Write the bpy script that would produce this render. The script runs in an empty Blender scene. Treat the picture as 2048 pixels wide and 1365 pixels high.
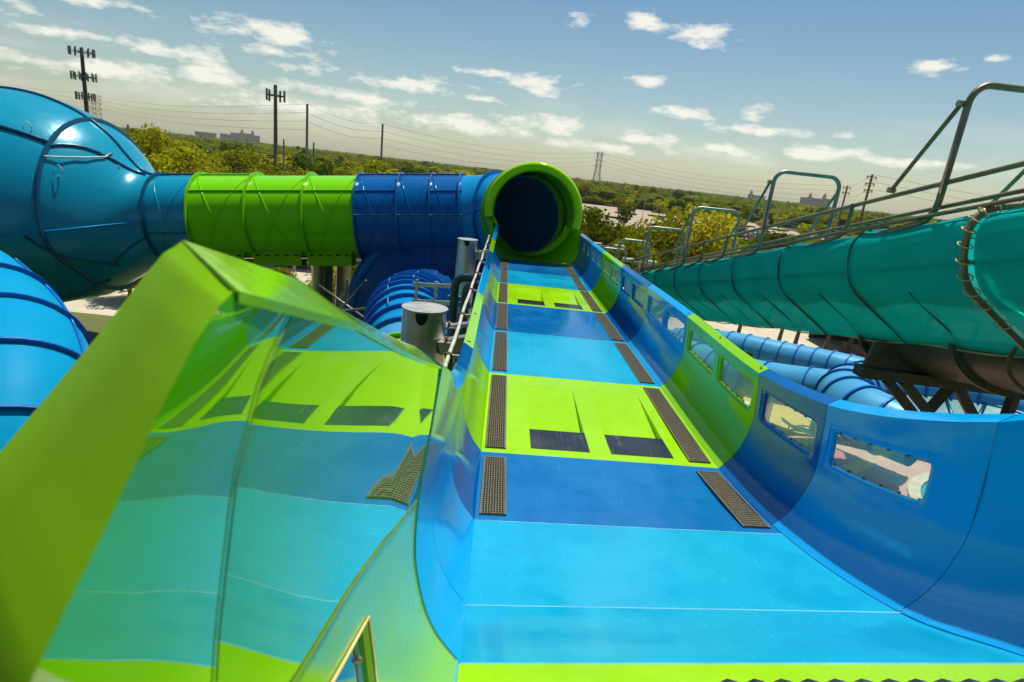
import bpy, math, random
import numpy as np
from mathutils import Vector, Matrix
R_ = math.radians
sc = bpy.context.scene
C = sc.collection

# ------------------------------------------------------------------ camera
CAMH = 12.0            # height of the lens above the ground, metres
K = 1.3                # size of the ride: ride coordinates are measured from the lens and scaled by K
PITCH, ROLL, YAW, FPX = R_(16.0), R_(6.4), R_(2.0), 1177.0
cam = bpy.data.cameras.new("camera")
cam.sensor_width = 36.0
cam.lens = 36.0*FPX/2048.0
cam.clip_start, cam.clip_end = 0.02, 20000.0
cam.dof.use_dof = True
cam.dof.focus_distance = 11.0
cam.dof.aperture_fstop = 4.5
camo = bpy.data.objects.new("camera", cam)
C.objects.link(camo)
fw = Vector((math.sin(YAW)*math.cos(PITCH), math.cos(YAW)*math.cos(PITCH), -math.sin(PITCH)))
rt0 = Vector((math.cos(YAW), -math.sin(YAW), 0)); up0 = rt0.cross(fw)
rt = math.cos(ROLL)*rt0 + math.sin(ROLL)*up0
upv = math.cos(ROLL)*up0 - math.sin(ROLL)*rt0
m = Matrix((rt, upv, -fw)).transposed().to_4x4(); m.translation = Vector((0, 0, CAMH))
camo.matrix_world = m
sc.camera = camo

# ------------------------------------------------------------------ light
SUN = Vector((0.145, 0.34, 1.0)).normalized()      # direction towards the sun
elev = math.asin(SUN.z); azim = math.atan2(SUN.x, SUN.y)
w = bpy.data.worlds.new("World"); sc.world = w; w.use_nodes = True
nt = w.node_tree; N = nt.nodes; L = nt.links
for n in list(N): N.remove(n)
def wn(t, **kw):
    n = N.new(t)
    for k, v in kw.items(): setattr(n, k, v)
    return n
def wmath(op, a, b=None, clamp=False):
    n = wn('ShaderNodeMath', operation=op); n.use_clamp = clamp
    for i, v in enumerate((a, b)):
        if v is None: continue
        if isinstance(v, (int, float)): n.inputs[i].default_value = v
        else: L.new(v, n.inputs[i])
    return n.outputs[0]
sky = wn('ShaderNodeTexSky', sky_type='NISHITA'); sky.sun_disc = False
sky.sun_elevation = elev; sky.sun_rotation = azim
sky.air_density = 1.0; sky.dust_density = 1.0; sky.ozone_density = 1.6; sky.altitude = 0
tc = wn('ShaderNodeTexCoord')
sep = wn('ShaderNodeSeparateXYZ'); L.new(tc.outputs['Generated'], sep.inputs[0])
az = wmath('MULTIPLY', wmath('ARCTAN2', sep.outputs[0], sep.outputs[1]), 180/math.pi)
el = wmath('MULTIPLY', wmath('ARCSINE', sep.outputs[2]), 180/math.pi)
comb = wn('ShaderNodeCombineXYZ'); L.new(az, comb.inputs[0]); L.new(el, comb.inputs[1])
# wobble the coordinates so that cloud edges billow
def noise(scale, detail, rough, vec, mult=(1, 1, 1)):
    mp = wn('ShaderNodeMapping'); mp.inputs['Scale'].default_value = mult; L.new(vec, mp.inputs[0])
    n = wn('ShaderNodeTexNoise'); n.inputs['Scale'].default_value = scale; n.inputs['Detail'].default_value = detail
    n.inputs['Roughness'].default_value = rough; L.new(mp.outputs[0], n.inputs['Vector'])
    return n
n1 = noise(0.55, 5, 0.62, comb.outputs[0], (0.6, 1.5, 1))
n2 = noise(0.12, 4, 0.55, comb.outputs[0], (0.45, 1.9, 1))
BLOBS = [(-33, 8.5, 3.4, .55), (-35.2, 6.1, 3.4, .45), (-28.7, 6.0, 4.4, .75), (-21.2, 8.7, 4.6, .85), (-20.8, 7.3, 2.9, .5),
 (-18.4, 6.5, 2.5, .5), (-9.6, 6.4, 4.8, .8), (-3.5, 8.1, 2.0, .4), (1.9, 7.7, 3.4, .9), (4.8, 13, 1.2, .55), (10.3, 13.4, 2.0, .95),
 (15.3, 12.6, 2.6, 1.0), (32.8, 10.8, 1.9, .5), (36.3, 11.4, .9, .3), (11.6, 8.7, 1.9, .5), (14.6, 6.4, 2.2, .55), (20.6, 6.9, 1.8, .6),
 (21.8, 5.6, 4.4, .5), (26.9, 4.1, 4.4, .65), (33, 3.9, 4.0, .4), (18.9, 3.9, 3.8, .7), (12.4, 4.1, 3.8, .6), (3.2, 4.5, 4.6, .9),
 (-4.5, 3.6, 8, .8), (-18.8, 3.3, 8, .8), (-14.0, 4.8, 6, .55), (-25.4, 4.6, 6, .8), (-33.5, 3.9, 5, .7), (-44, 7, 8, 1.0), (50, 7, 8, .9), (-3.5, 5.9, 2.2, .35), (27.5, 5.6, 1.2, .3), (8, 3.0, 6, .5)]
cur = None
for (a, e, sx, sy) in BLOBS:
    v = wn('ShaderNodeVectorMath', operation='MULTIPLY_ADD'); L.new(comb.outputs[0], v.inputs[0]); v.inputs[1].default_value = (1/sx, 1/sy, 0); v.inputs[2].default_value = (-a/sx, -e/sy, 0)
    v3 = wn('ShaderNodeVectorMath', operation='LENGTH'); L.new(v.outputs[0], v3.inputs[0])
    cur = v3.outputs['Value'] if cur is None else wmath('MINIMUM', cur, v3.outputs['Value'])
cur = wmath('SUBTRACT', 1.0, cur)
blob = wmath('ADD', cur, wmath('MULTIPLY', wmath('SUBTRACT', n1.outputs['Fac'], 0.5), 4.2))
blob = wmath('MULTIPLY', wmath('SUBTRACT', blob, -0.05), 1.15, True)
gate = wmath('GREATER_THAN', cur, -1.6)
blob = wmath('MULTIPLY', blob, gate)
# thin layered veil and scattered cumulus over the rest of the sky
veil = wmath('MULTIPLY', wmath('SUBTRACT', n2.outputs['Fac'], 0.50), 3.0, True)
vfade = wmath('MULTIPLY', wmath('SUBTRACT', 1.0, wmath('MULTIPLY', wmath('ABSOLUTE', wmath('SUBTRACT', el, 3.4)), 0.24), True), 1.05)
veil = wmath('MULTIPLY', veil, vfade)
high = wmath('MULTIPLY', wmath('SUBTRACT', n2.outputs['Fac'], 0.60), 6.0, True)
high = wmath('MULTIPLY', high, wmath('MULTIPLY', wmath('SUBTRACT', el, 17.0), 0.2, True))
mask = wmath('MAXIMUM', wmath('MAXIMUM', blob, veil), wmath('MULTIPLY', high, 0.8))
mask = wmath('MULTIPLY', mask, wmath('MULTIPLY', wmath('SUBTRACT', el, 0.3), 0.5, True))
mask = wmath('MULTIPLY', mask, 0.9)
grade = wn('ShaderNodeMix', data_type='RGBA', blend_type='MULTIPLY'); grade.inputs[0].default_value = 1.0
tint = wn('ShaderNodeMix', data_type='RGBA'); L.new(wmath('MULTIPLY', el, 1/16.0, True), tint.inputs[0])
tint.inputs['A'].default_value = (1.22, 1.20, 0.99, 1); tint.inputs['B'].default_value = (0.68, 0.92, 0.98, 1)
L.new(sky.outputs[0], grade.inputs['A']); L.new(tint.outputs['Result'], grade.inputs['B'])
mixc = wn('ShaderNodeMix', data_type='RGBA'); L.new(mask, mixc.inputs[0]); L.new(grade.outputs['Result'], mixc.inputs['A'])
mixc.inputs['B'].default_value = (10.6, 10.4, 9.2, 1)
bg = wn('ShaderNodeBackground'); bg.inputs['Strength'].default_value = 0.069; L.new(mixc.outputs['Result'], bg.inputs['Color'])
out = wn('ShaderNodeOutputWorld'); L.new(bg.outputs[0], out.inputs['Surface'])
w.cycles.sampling_method = 'MANUAL'; w.cycles.sample_map_resolution = 512
sl = bpy.data.lights.new("sun", 'SUN'); sl.energy = 4.4; sl.angle = R_(0.53); sl.color = (1.0, 0.955, 0.86)
so = bpy.data.objects.new("sun", sl); C.objects.link(so); so.location = (0, 0, 60)
so.rotation_euler = SUN.to_track_quat('Z', 'Y').to_euler()
sc.view_settings.view_transform = 'Standard'; sc.view_settings.look = 'None'
sc.view_settings.exposure = 0.42; sc.view_settings.gamma = 1.0
sc.render.resolution_x, sc.render.resolution_y = 1024, 682
cy = sc.cycles; cy.max_bounces = 6; cy.diffuse_bounces = 3; cy.glossy_bounces = 4; cy.transmission_bounces = 4; cy.transparent_max_bounces = 12; cy.volume_bounces = 0
cy.caustics_reflective = False; cy.caustics_refractive = False; cy.sample_clamp_indirect = 6.0

# ------------------------------------------------------------------ materials
MATS = {}
def nodes_of(name):
    m = bpy.data.materials.new(name); m.use_nodes = True; t = m.node_tree
    for n in list(t.nodes): t.nodes.remove(n)
    o = t.nodes.new('ShaderNodeOutputMaterial'); p = t.nodes.new('ShaderNodeBsdfPrincipled'); t.links.new(p.outputs[0], o.inputs['Surface'])
    MATS[name] = m
    return m, t, p, o
def tnoise(t, scale, detail=3, rough=.55, mult=(1, 1, 1), coord='Object'):
    c = t.nodes.new('ShaderNodeTexCoord'); mp = t.nodes.new('ShaderNodeMapping'); mp.inputs['Scale'].default_value = mult
    t.links.new(c.outputs[coord], mp.inputs[0])
    n = t.nodes.new('ShaderNodeTexNoise'); n.inputs['Scale'].default_value = scale; n.inputs['Detail'].default_value = detail; n.inputs['Roughness'].default_value = rough
    t.links.new(mp.outputs[0], n.inputs['Vector']); return n.outputs['Fac']
def ramp(t, fac, a, b, ca, cb):
    r = t.nodes.new('ShaderNodeValToRGB'); r.color_ramp.elements[0].position = a; r.color_ramp.elements[1].position = b
    r.color_ramp.elements[0].color = ca; r.color_ramp.elements[1].color = cb; t.links.new(fac, r.inputs[0]); return r.outputs[0]
def col4(c, k=1.0): return (c[0]*k, c[1]*k, c[2]*k, 1)
def weathered(rgb):      # sun-bleached version of a gelcoat colour, same hue
    return (rgb[0]+.015, rgb[1]*1.22+.05, rgb[2]*1.12+.06) if rgb[2] > .1 else (rgb[0]*1.22+.03, rgb[1]*1.14+.02, rgb[2]+.012)
def tinted(p, rgb):
    p.inputs['Specular Tint'].default_value = (.45, .9, 1, 1) if rgb[2] > .1 else (.85, 1, .22, 1) if rgb[1] > .15 else (1, 1, 1, 1)
def gloss(name, rgb, rough=.05, scuff=.25, wave=.02, scratch=True, spec=.5, ior=1.5):
    """gel-coated fibreglass: glossy, faintly wavy, with sun-bleached patches and hairline scuffs"""
    m, t, p, o = nodes_of(name)
    pale = weathered(rgb) if max(rgb) > .06 else (.10, .105, .10); tinted(p, rgb)
    f1 = ramp(t, tnoise(t, .9, 4, .62), .42, .78, (0, 0, 0, 1), (1, 1, 1, 1))
    f2 = ramp(t, tnoise(t, 9, 3, .7, (1, .12, 1)), .56, .72, (0, 0, 0, 1), (1, 1, 1, 1))
    mul = t.nodes.new('ShaderNodeMath'); mul.operation = 'MULTIPLY'; t.links.new(f1, mul.inputs[0]); mul.inputs[1].default_value = scuff*.5
    mul2 = t.nodes.new('ShaderNodeMath'); mul2.operation = 'MULTIPLY_ADD'; t.links.new(f2, mul2.inputs[0]); mul2.inputs[1].default_value = scuff*.45; t.links.new(mul.outputs[0], mul2.inputs[2])
    mx = t.nodes.new('ShaderNodeMix'); mx.data_type = 'RGBA'; t.links.new(mul2.outputs[0], mx.inputs[0]); mx.inputs['A'].default_value = col4(rgb); mx.inputs['B'].default_value = col4(pale)
    t.links.new(mx.outputs['Result'], p.inputs['Base Color'])
    ra = t.nodes.new('ShaderNodeMath'); ra.operation = 'MULTIPLY_ADD'; t.links.new(mul2.outputs[0], ra.inputs[0]); ra.inputs[1].default_value = .55; ra.inputs[2].default_value = rough
    t.links.new(ra.outputs[0], p.inputs['Roughness'])
    p.inputs['IOR'].default_value = ior; p.inputs['Specular IOR Level'].default_value = spec
    b = t.nodes.new('ShaderNodeBump'); b.inputs['Strength'].default_value = wave; b.inputs['Distance'].default_value = .3
    t.links.new(tnoise(t, 2.2, 3, .5), b.inputs['Height'])
    last = b
    if scratch:
        b2 = t.nodes.new('ShaderNodeBump'); b2.inputs['Strength'].default_value = .03; b2.inputs['Distance'].default_value = .02
        t.links.new(tnoise(t, 60, 4, .7, (1, .15, 1)), b2.inputs['Height']); t.links.new(b.outputs[0], b2.inputs['Normal']); last = b2
    t.links.new(last.outputs[0], p.inputs['Normal'])
    return m
def floor_gloss(name, rgb):
    m, t, p, o = nodes_of(name)
    wet = ramp(t, tnoise(t, .75, 5, .60, (1, .8, 1)), .44, .53, (0, 0, 0, 1), (1, 1, 1, 1))          # 1 = dry, chalky
    scr = ramp(t, tnoise(t, 16, 4, .75, (1, .06, 1)), .60, .70, (0, 0, 0, 1), (1, 1, 1, 1))
    scr2 = ramp(t, tnoise(t, 10, 5, .75, (.10, 1, 1)), .62, .72, (0, 0, 0, 1), (1, 1, 1, 1))
    fog = ramp(t, tnoise(t, 3.0, 4, .7), .40, .75, (0, 0, 0, 1), (1, 1, 1, 1))
    def ma(op, a, b, c=None):
        n = t.nodes.new('ShaderNodeMath'); n.operation = op; n.use_clamp = True
        for i, v in enumerate((a, b, c)):
            if v is None: continue
            if isinstance(v, (int, float)): n.inputs[i].default_value = v
            else: t.links.new(v, n.inputs[i])
        return n.outputs[0]
    k = ma('MULTIPLY_ADD', wet, .26, ma('MULTIPLY', fog, .30)); k = ma('MULTIPLY_ADD', scr, .34, k); k = ma('MULTIPLY_ADD', scr2, .16, k)
    pale = weathered(rgb); tinted(p, rgb)
    mx = t.nodes.new('ShaderNodeMix'); mx.data_type = 'RGBA'; t.links.new(k, mx.inputs[0]); mx.inputs['A'].default_value = col4(rgb); mx.inputs['B'].default_value = col4(pale)
    t.links.new(mx.outputs['Result'], p.inputs['Base Color'])
    r = ma('MULTIPLY_ADD', wet, .17, .035); r = ma('MULTIPLY_ADD', scr, .12, r); t.links.new(r, p.inputs['Roughness']); p.inputs['IOR'].default_value = 1.5; p.inputs['Specular IOR Level'].default_value = .55 if rgb[2] > .1 else .25
    b = t.nodes.new('ShaderNodeBump'); b.inputs['Strength'].default_value = .012; b.inputs['Distance'].default_value = .3; t.links.new(tnoise(t, 2.2, 3, .5), b.inputs['Height'])
    b2 = t.nodes.new('ShaderNodeBump'); b2.inputs['Strength'].default_value = .035; b2.inputs['Distance'].default_value = .02; t.links.new(tnoise(t, 70, 4, .7, (.2, 1, 1)), b2.inputs['Height']); t.links.new(b.outputs[0], b2.inputs['Normal'])
    t.links.new(b2.outputs[0], p.inputs['Normal']); return m
def plain(name, rgb, rough=.6, metal=0., var=.25, scale=3., bump=0., spec=.5):
    m, t, p, o = nodes_of(name)
    c = ramp(t, tnoise(t, scale, 5, .6), .3, .7, col4(rgb, 1-var), col4(rgb, 1+var)); t.links.new(c, p.inputs['Base Color'])
    p.inputs['Roughness'].default_value = rough; p.inputs['Metallic'].default_value = metal; p.inputs['Specular IOR Level'].default_value = spec
    if bump:
        b = t.nodes.new('ShaderNodeBump'); b.inputs['Strength'].default_value = bump; b.inputs['Distance'].default_value = .05
        t.links.new(tnoise(t, scale*8, 4, .6), b.inputs['Height']); t.links.new(b.outputs[0], p.inputs['Normal'])
    return m
LIME_C = (0.235, 0.500, 0.0003); NAVY_C = (0.0005, 0.105, 0.32); LIGHT_C = (0.001, 0.280, 0.47); TEAL_C = (0.0005, 0.24, 0.37)
LIME = gloss("lime_gelcoat", (0.205, 0.52, 0.0005), .05, .22, .02, True, .38); NAVY = gloss("deep_blue_gelcoat", (0.0005, 0.10, 0.34), .05, .22, .02, True, .4); LIGHT = gloss("light_blue_gelcoat", (0.0005, 0.31, 0.68), .05, .22, .02, True, .4)
LIP = gloss("lime_lip_lit_in_colour", (0.32, 0.66, 0.001), .08, .2, .02)  # brighter lime copy: light on lip and collar is put into the colour
LIMEW = gloss("lime_mirror_gelcoat", (0.085, 0.44, 0.0003), .02, .05, .004, False, .5, 1.75); LIMEW.node_tree.nodes['Principled BSDF'].inputs['Coat Weight'].default_value = 1.0; LIMEW.node_tree.nodes['Principled BSDF'].inputs['Coat Roughness'].default_value = .02
LIMEL = gloss("worn_lime_gelcoat", (0.215, 0.50, 0.0003), .16, .35, .012, True, .4)
BPANE = gloss("deep_blue_pane", (0.001, 0.12, 0.25), .03, .1, .004, False)
LIMEM = gloss("lime_matt_gelcoat", (0.165, 0.37, 0.0003), .5, .25, .01, True, .06)
LIMEF = floor_gloss("lime_floor_gelcoat", LIME_C); NAVYF = floor_gloss("deep_blue_floor_gelcoat", NAVY_C); LIGHTF = floor_gloss("light_blue_floor_gelcoat", LIGHT_C)
TLIME = gloss("lime_tube_gelcoat", (0.17, 0.58, 0.0005), .16, .25, .03, True, .3); TNAVY = gloss("deep_blue_tube_gelcoat", (0.0005, 0.090, 0.31), .16, .2, .03, True, .35)
TLIGHT = gloss("light_blue_tube_gelcoat", (0.002, 0.23, 0.50), .16, .25, .03, True, .35); TEAL = gloss("teal_gelcoat", TEAL_C, .22, .2, .035)
SKYB = gloss("pale_blue_tube_gelcoat", (0.055, 0.28, 0.50), .3, .4, .02)
ELB = gloss("bright_blue_elbow_gelcoat", (0.001, 0.24, 0.45), .42, .3, .02, True, .05)
FLNAVY = gloss("dark_blue_flange", (0.004, 0.085, 0.27), .3, .2, .0, False); FLIME = gloss("lime_flange", (0.16, 0.46, 0.004), .25, .2, .0, False)
FLBLUE = gloss("mid_blue_flange", (0.006, 0.115, 0.40), .3, .2, .0, False)
FLTEAL = gloss("dark_teal_flange", (0.003, 0.07, 0.15), .3, .2, .0, False)
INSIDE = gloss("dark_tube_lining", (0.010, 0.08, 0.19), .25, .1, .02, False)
CAULK = plain("pale_caulk", (0.07, 0.32, 0.46), .6); CAULKG = plain("lime_caulk", (0.12, 0.21, 0.006), .6); CAULKT = plain("tan_caulk", (0.62, 0.50, 0.22), .6)
GRATE = plain("weathered_grating", (0.105, 0.088, 0.05), .6, 0, .35, 20); PITSHADE = plain("drain_shade_sheet", (0.012, 0.012, 0.012), .8)
PAD = gloss("black_rubber_pad", (0.016, 0.019, 0.024), .12, .9, .02)
STEEL = plain("galvanised_steel", (0.52, 0.53, 0.50), .36, .85, .2, 2.5); STEELD = plain("worn_steel", (0.40, 0.39, 0.35), .45, .6, .3, 4)
PIPE = plain("bronze_pipe", (0.27, 0.195, 0.105), .42, .4, .25, 5); PIPEG = plain("galvanised_pipe", (0.27, 0.26, 0.215), .38, .5, .2, 5)
WHITEP = plain("white_conduit", (0.50, 0.48, 0.42), .45); PVC = plain("dark_teal_pipe", (0.010, 0.055, 0.07), .3); BOLT = plain("bolt_steel", (0.30, 0.24, 0.15), .35, .8)
DARK = plain("near_black_and_hole_shade", (0.01, 0.01, 0.01), .9); CREAM = plain("cream_slat", (0.66, 0.63, 0.42), .5)  # near black, also painted in for shade inside the notch and slots
UNDER = plain("tarnished_underside", (0.10, 0.095, 0.075), .45, .0, .4, 1.5); BEAM = plain("brown_painted_beam", (0.13, 0.105, 0.075), .6, 0, .3, 3)
def glass_mat(name, tint, refl=.17):
    m, t, p, o = nodes_of(name); t.nodes.remove(p)
    tr = t.nodes.new('ShaderNodeBsdfTransparent'); tr.inputs[0].default_value = col4(tint)
    g = t.nodes.new('ShaderNodeBsdfGlossy'); g.inputs['Roughness'].default_value = .03
    lw = t.nodes.new('ShaderNodeLayerWeight'); lw.inputs[0].default_value = .5
    pw = t.nodes.new('ShaderNodeMath'); pw.operation = 'POWER'; t.links.new(lw.outputs['Facing'], pw.inputs[0]); pw.inputs[1].default_value = 5.0
    f = t.nodes.new('ShaderNodeMath'); f.operation = 'MULTIPLY_ADD'; t.links.new(pw.outputs[0], f.inputs[0]); f.inputs[1].default_value = .5; f.inputs[2].default_value = .035
    mx = t.nodes.new('ShaderNodeMixShader'); t.links.new(f.outputs[0], mx.inputs[0]); t.links.new(tr.outputs[0], mx.inputs[1]); t.links.new(g.outputs[0], mx.inputs[2])
    df = t.nodes.new('ShaderNodeBsdfDiffuse'); df.inputs[0].default_value = (.8, .86, .84, 1); m2 = t.nodes.new('ShaderNodeMixShader'); m2.inputs[0].default_value = refl; t.links.new(mx.outputs[0], m2.inputs[1]); t.links.new(df.outputs[0], m2.inputs[2])
    t.links.new(m2.outputs[0], o.inputs['Surface']); return m
GASK = plain('pale_gasket', (0.50, 0.60, 0.58), .5); ACRYL = glass_mat("clear_acrylic", (0.93, 0.96, 0.93)); ACRYLB = glass_mat("blue_acrylic", (0.25, 0.55, 0.75))
def cloth_mat():
    m, t, p, o = nodes_of("teal_shade_cloth"); t.nodes.remove(p)
    c = ramp(t, tnoise(t, 1.3, 4, .6), .3, .75, (0.005, 0.56, 0.52, 1), (0.012, 0.68, 0.63, 1))
    d = t.nodes.new('ShaderNodeBsdfDiffuse'); t.links.new(c, d.inputs[0])
    l = t.nodes.new('ShaderNodeBsdfTranslucent'); t.links.new(c, l.inputs[0])
    g = t.nodes.new('ShaderNodeBsdfGlossy'); g.inputs['Roughness'].default_value = .45; g.inputs[0].default_value = (.55, .7, .65, 1)
    x = t.nodes.new('ShaderNodeBsdfTransparent'); x.inputs[0].default_value = (.75, 1, .95, 1)
    b = t.nodes.new('ShaderNodeBump'); b.inputs['Strength'].default_value = .28; b.inputs['Distance'].default_value = .06; t.links.new(tnoise(t, 2.6, 4, .6, (1, .45, 1)), b.inputs['Height'])
    for n in (d, l, g): t.links.new(b.outputs[0], n.inputs['Normal'])
    m1 = t.nodes.new('ShaderNodeMixShader'); m1.inputs[0].default_value = .58; t.links.new(d.outputs[0], m1.inputs[1]); t.links.new(l.outputs[0], m1.inputs[2])
    m2 = t.nodes.new('ShaderNodeMixShader'); m2.inputs[0].default_value = .01; t.links.new(m1.outputs[0], m2.inputs[1]); t.links.new(g.outputs[0], m2.inputs[2])
    m3 = t.nodes.new('ShaderNodeMixShader'); m3.inputs[0].default_value = .12; t.links.new(m2.outputs[0], m3.inputs[1]); t.links.new(x.outputs[0], m3.inputs[2])
    t.links.new(m3.outputs[0], o.inputs['Surface']); return m
CLOTH = cloth_mat(); CLOTHSHADE = plain('dark_teal_cloth_shade', (0.004, 0.15, 0.14), .8)  # dark teal imitates silhouettes showing through the cloth
def leaf_mat(name, a, b, trans=.35):
    m, t, p, o = nodes_of(name); t.nodes.remove(p)
    oi = t.nodes.new('ShaderNodeObjectInfo')
    ad = t.nodes.new('ShaderNodeMath'); ad.operation = 'MULTIPLY_ADD'; t.links.new(tnoise(t, 1.2, 3, .6), ad.inputs[0]); ad.inputs[1].default_value = .9
    sb = t.nodes.new('ShaderNodeMath'); sb.operation = 'MULTIPLY_ADD'; t.links.new(oi.outputs['Random'], sb.inputs[0]); sb.inputs[1].default_value = 1.0; sb.inputs[2].default_value = -.42
    t.links.new(sb.outputs[0], ad.inputs[2])
    c = ramp(t, ad.outputs[0], .1, .9, col4(a), col4(b))
    d = t.nodes.new('ShaderNodeBsdfDiffuse'); t.links.new(c, d.inputs[0]); l = t.nodes.new('ShaderNodeBsdfTranslucent'); t.links.new(c, l.inputs[0])
    mx = t.nodes.new('ShaderNodeMixShader'); mx.inputs[0].default_value = trans; t.links.new(d.outputs[0], mx.inputs[1]); t.links.new(l.outputs[0], mx.inputs[2])
    t.links.new(mx.outputs[0], o.inputs['Surface']); return m
LEAF = leaf_mat("oak_foliage", (0.085, 0.115, 0.004), (0.36, 0.35, 0.008)); LEAFD = leaf_mat("pine_foliage", (0.045, 0.08, 0.012), (0.13, 0.17, 0.018))
LEAFY = leaf_mat("yellow_green_foliage", (0.24, 0.24, 0.010), (0.50, 0.45, 0.02), .45); PALM = leaf_mat("palm_frond", (0.09, 0.13, 0.015), (0.26, 0.27, 0.05))
BARK = plain("bark", (0.12, 0.095, 0.065), .9, 0, .3, 6)

# ------------------------------------------------------------------ builders
class MB:
    def __init__(s): s.v = []; s.f = []
    def add(s, vs, fs):
        o = len(s.v); s.v.extend([tuple(p) for p in vs]); s.f.extend([tuple(i+o for i in f) for f in fs]); return s
    def grid(s, rows, close=False):
        o = len(s.v); n = len(rows[0])
        for r in rows: s.v.extend([tuple(p) for p in r])
        for i in range(len(rows)-1):
            for j in range(n if close else n-1):
                k = (j+1) % n
                s.f.append((o+i*n+j, o+i*n+k, o+(i+1)*n+k, o+(i+1)*n+j))
        return s
    def box(s, a, b):
        (x0, y0, z0), (x1, y1, z1) = a, b
        return s.add([(x0,y0,z0),(x1,y0,z0),(x1,y1,z0),(x0,y1,z0),(x0,y0,z1),(x1,y0,z1),(x1,y1,z1),(x0,y1,z1)],
                     [(0,3,2,1),(4,5,6,7),(0,1,5,4),(1,2,6,5),(2,3,7,6),(3,0,4,7)])
    def bar(s, p, q, wd, ht):
        p, q = Vector(p), Vector(q); t = (q-p).normalized(); sd = t.cross(Vector((0,0,1)))
        if sd.length < 1e-4: sd = Vector((1,0,0))
        sd.normalize(); u = sd.cross(t); vs = []
        for c in (p, q):
            for a, b in ((-1,-1),(1,-1),(1,1),(-1,1)): vs.append(c+sd*a*wd/2+u*b*ht/2)
        return s.add(vs, [(0,1,2,3),(7,6,5,4),(0,4,5,1),(1,5,6,2),(2,6,7,3),(3,7,4,0)])
    def pipe(s, pts, r, n=8, cap=True):
        pts = [Vector(p) for p in pts]; rows = []; prev = None
        for i, p in enumerate(pts):
            t = (pts[min(i+1, len(pts)-1)]-pts[max(i-1, 0)]).normalized()
            if prev is None:
                ref = Vector((0,0,1)) if abs(t.z) < .9 else Vector((1,0,0)); sd = t.cross(ref).normalized()
            else:
                sd = (prev - t*prev.dot(t)).normalized()
            prev = sd; u = sd.cross(t); rr = r[i] if isinstance(r, (list, tuple)) else r
            rows.append([p+(sd*math.cos(2*math.pi*k/n)+u*math.sin(2*math.pi*k/n))*rr for k in range(n)])
        o = len(s.v); s.grid(rows, True)
        if cap:
            s.f.append(tuple(o+k for k in range(n))); b = o+(len(rows)-1)*n; s.f.append(tuple(b+n-1-k for k in range(n)))
        return s
def ride(p): return (p[0]*K, p[1]*K, CAMH+p[2]*K)
def mesh(name, mb, mat, smooth=True, rd=False):
    me = bpy.data.meshes.new(name); me.from_pydata([ride(p) for p in mb.v] if rd else mb.v, [], mb.f); me.update()
    if smooth: me.polygons.foreach_set('use_smooth', [True]*len(me.polygons))
    if mat: me.materials.append(mat)
    return me
def link(name, me, parent=None):
    o = bpy.data.objects.new(name, me); C.objects.link(o)
    if parent is not None:
        o.parent = parent; o.matrix_parent_inverse = parent.matrix_world.inverted() if parent.type != 'EMPTY' else Matrix.Translation(-Vector(parent.location))
    return o
def part(name, mb, mat, parent=None, smooth=True, thick=0.0, off=0.0, auto=None):
    """a mesh in ride coordinates"""
    o = link(name, mesh(name, mb, mat, smooth, True), parent)
    if auto: smooth_angle(o.data, auto)
    if thick:
        md = o.modifiers.new("thickness", 'SOLIDIFY'); md.thickness = thick*K; md.offset = off
        if smooth: es = o.modifiers.new('crisp_edges', 'EDGE_SPLIT'); es.split_angle = R_(38)
    return o
def wpart(name, mb, mat, parent=None, smooth=False): return link(name, mesh(name, mb, mat, smooth), parent)
def smooth_angle(me, deg):
    me.set_sharp_from_angle(angle=R_(deg))
def tag(o, label, cat, group=None):
    o['label'] = label; o['category'] = cat
    if group: o['group'] = group
    return o
def thing(name, label, cat, loc=(0,0,0), group=None):
    e = bpy.data.objects.new(name, None); C.objects.link(e); e.location = loc; e.empty_display_size = .3
    return tag(e, label, cat, group)
def rthing(name, label, cat, loc, group=None): return thing(name, label, cat, ride(loc), group)
def structure(o): o['kind'] = 'structure'; return o
def copytree(root, loc, rot=0., scale=None, label=None, group=None):
    r = root.copy(); C.objects.link(r); r.location = loc; r.rotation_euler = (0, 0, rot)
    if scale: r.scale = scale
    if label: r['label'] = label
    if group: r['group'] = group
    for ch in root.children:
        c = ch.copy(); C.objects.link(c); c.parent = r
    return r
def interp(x, xs, ys): return float(np.interp(x, xs, ys))
GZ = -CAMH/K           # the ground in ride coordinates
rng = random.Random(7)

# ------------------------------------------------------------------ ground
def flat(name, pts, z, mat):
    o = link(name, mesh(name, MB().add([(x, y, z) for x, y in pts], [tuple(range(len(pts)))]), mat, False)); return structure(o)
GRASS = plain("dry_turf", (0.10, 0.115, 0.022), .95, 0, .45, .05); WOOD = plain("woodland_floor", (0.035, 0.05, 0.012), .95, 0, .4, .03)
LOT = plain("pale_parking_lot", (0.33, 0.255, 0.165), .9, 0, .1, .08); PATH = plain("pale_concrete_path", (0.46, 0.40, 0.29), .85, 0, .12, .5, .1)
DECK = plain("pink_pool_deck", (0.56, 0.36, 0.25), .85, 0, .14, .8, .1); DECKY = plain("yellow_deck_paint", (0.55, 0.42, 0.12), .85, 0, .12, .8)
ASPH = plain("asphalt", (0.09, 0.085, 0.075), .9, 0, .2, .3)
gm = MB(); gs = [-6000, -2500, -1000, -400, -150, 0, 150, 400, 1000, 2500, 6000]
gm.grid([[(x, y+500, 0) for x in gs] for y in gs]); structure(link("ground", mesh("ground", gm, WOOD, False)))
flat("turf", [(-140, 22), (160, 22), (160, 130), (-140, 130)], .004, GRASS)
flat("parking_lot", [(8, 122), (112, 122), (132, 312), (27, 312)], .008, LOT)
flat("road", [(12, 62), (120, 62), (120, 80), (12, 80)], .012, LOT)
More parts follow.
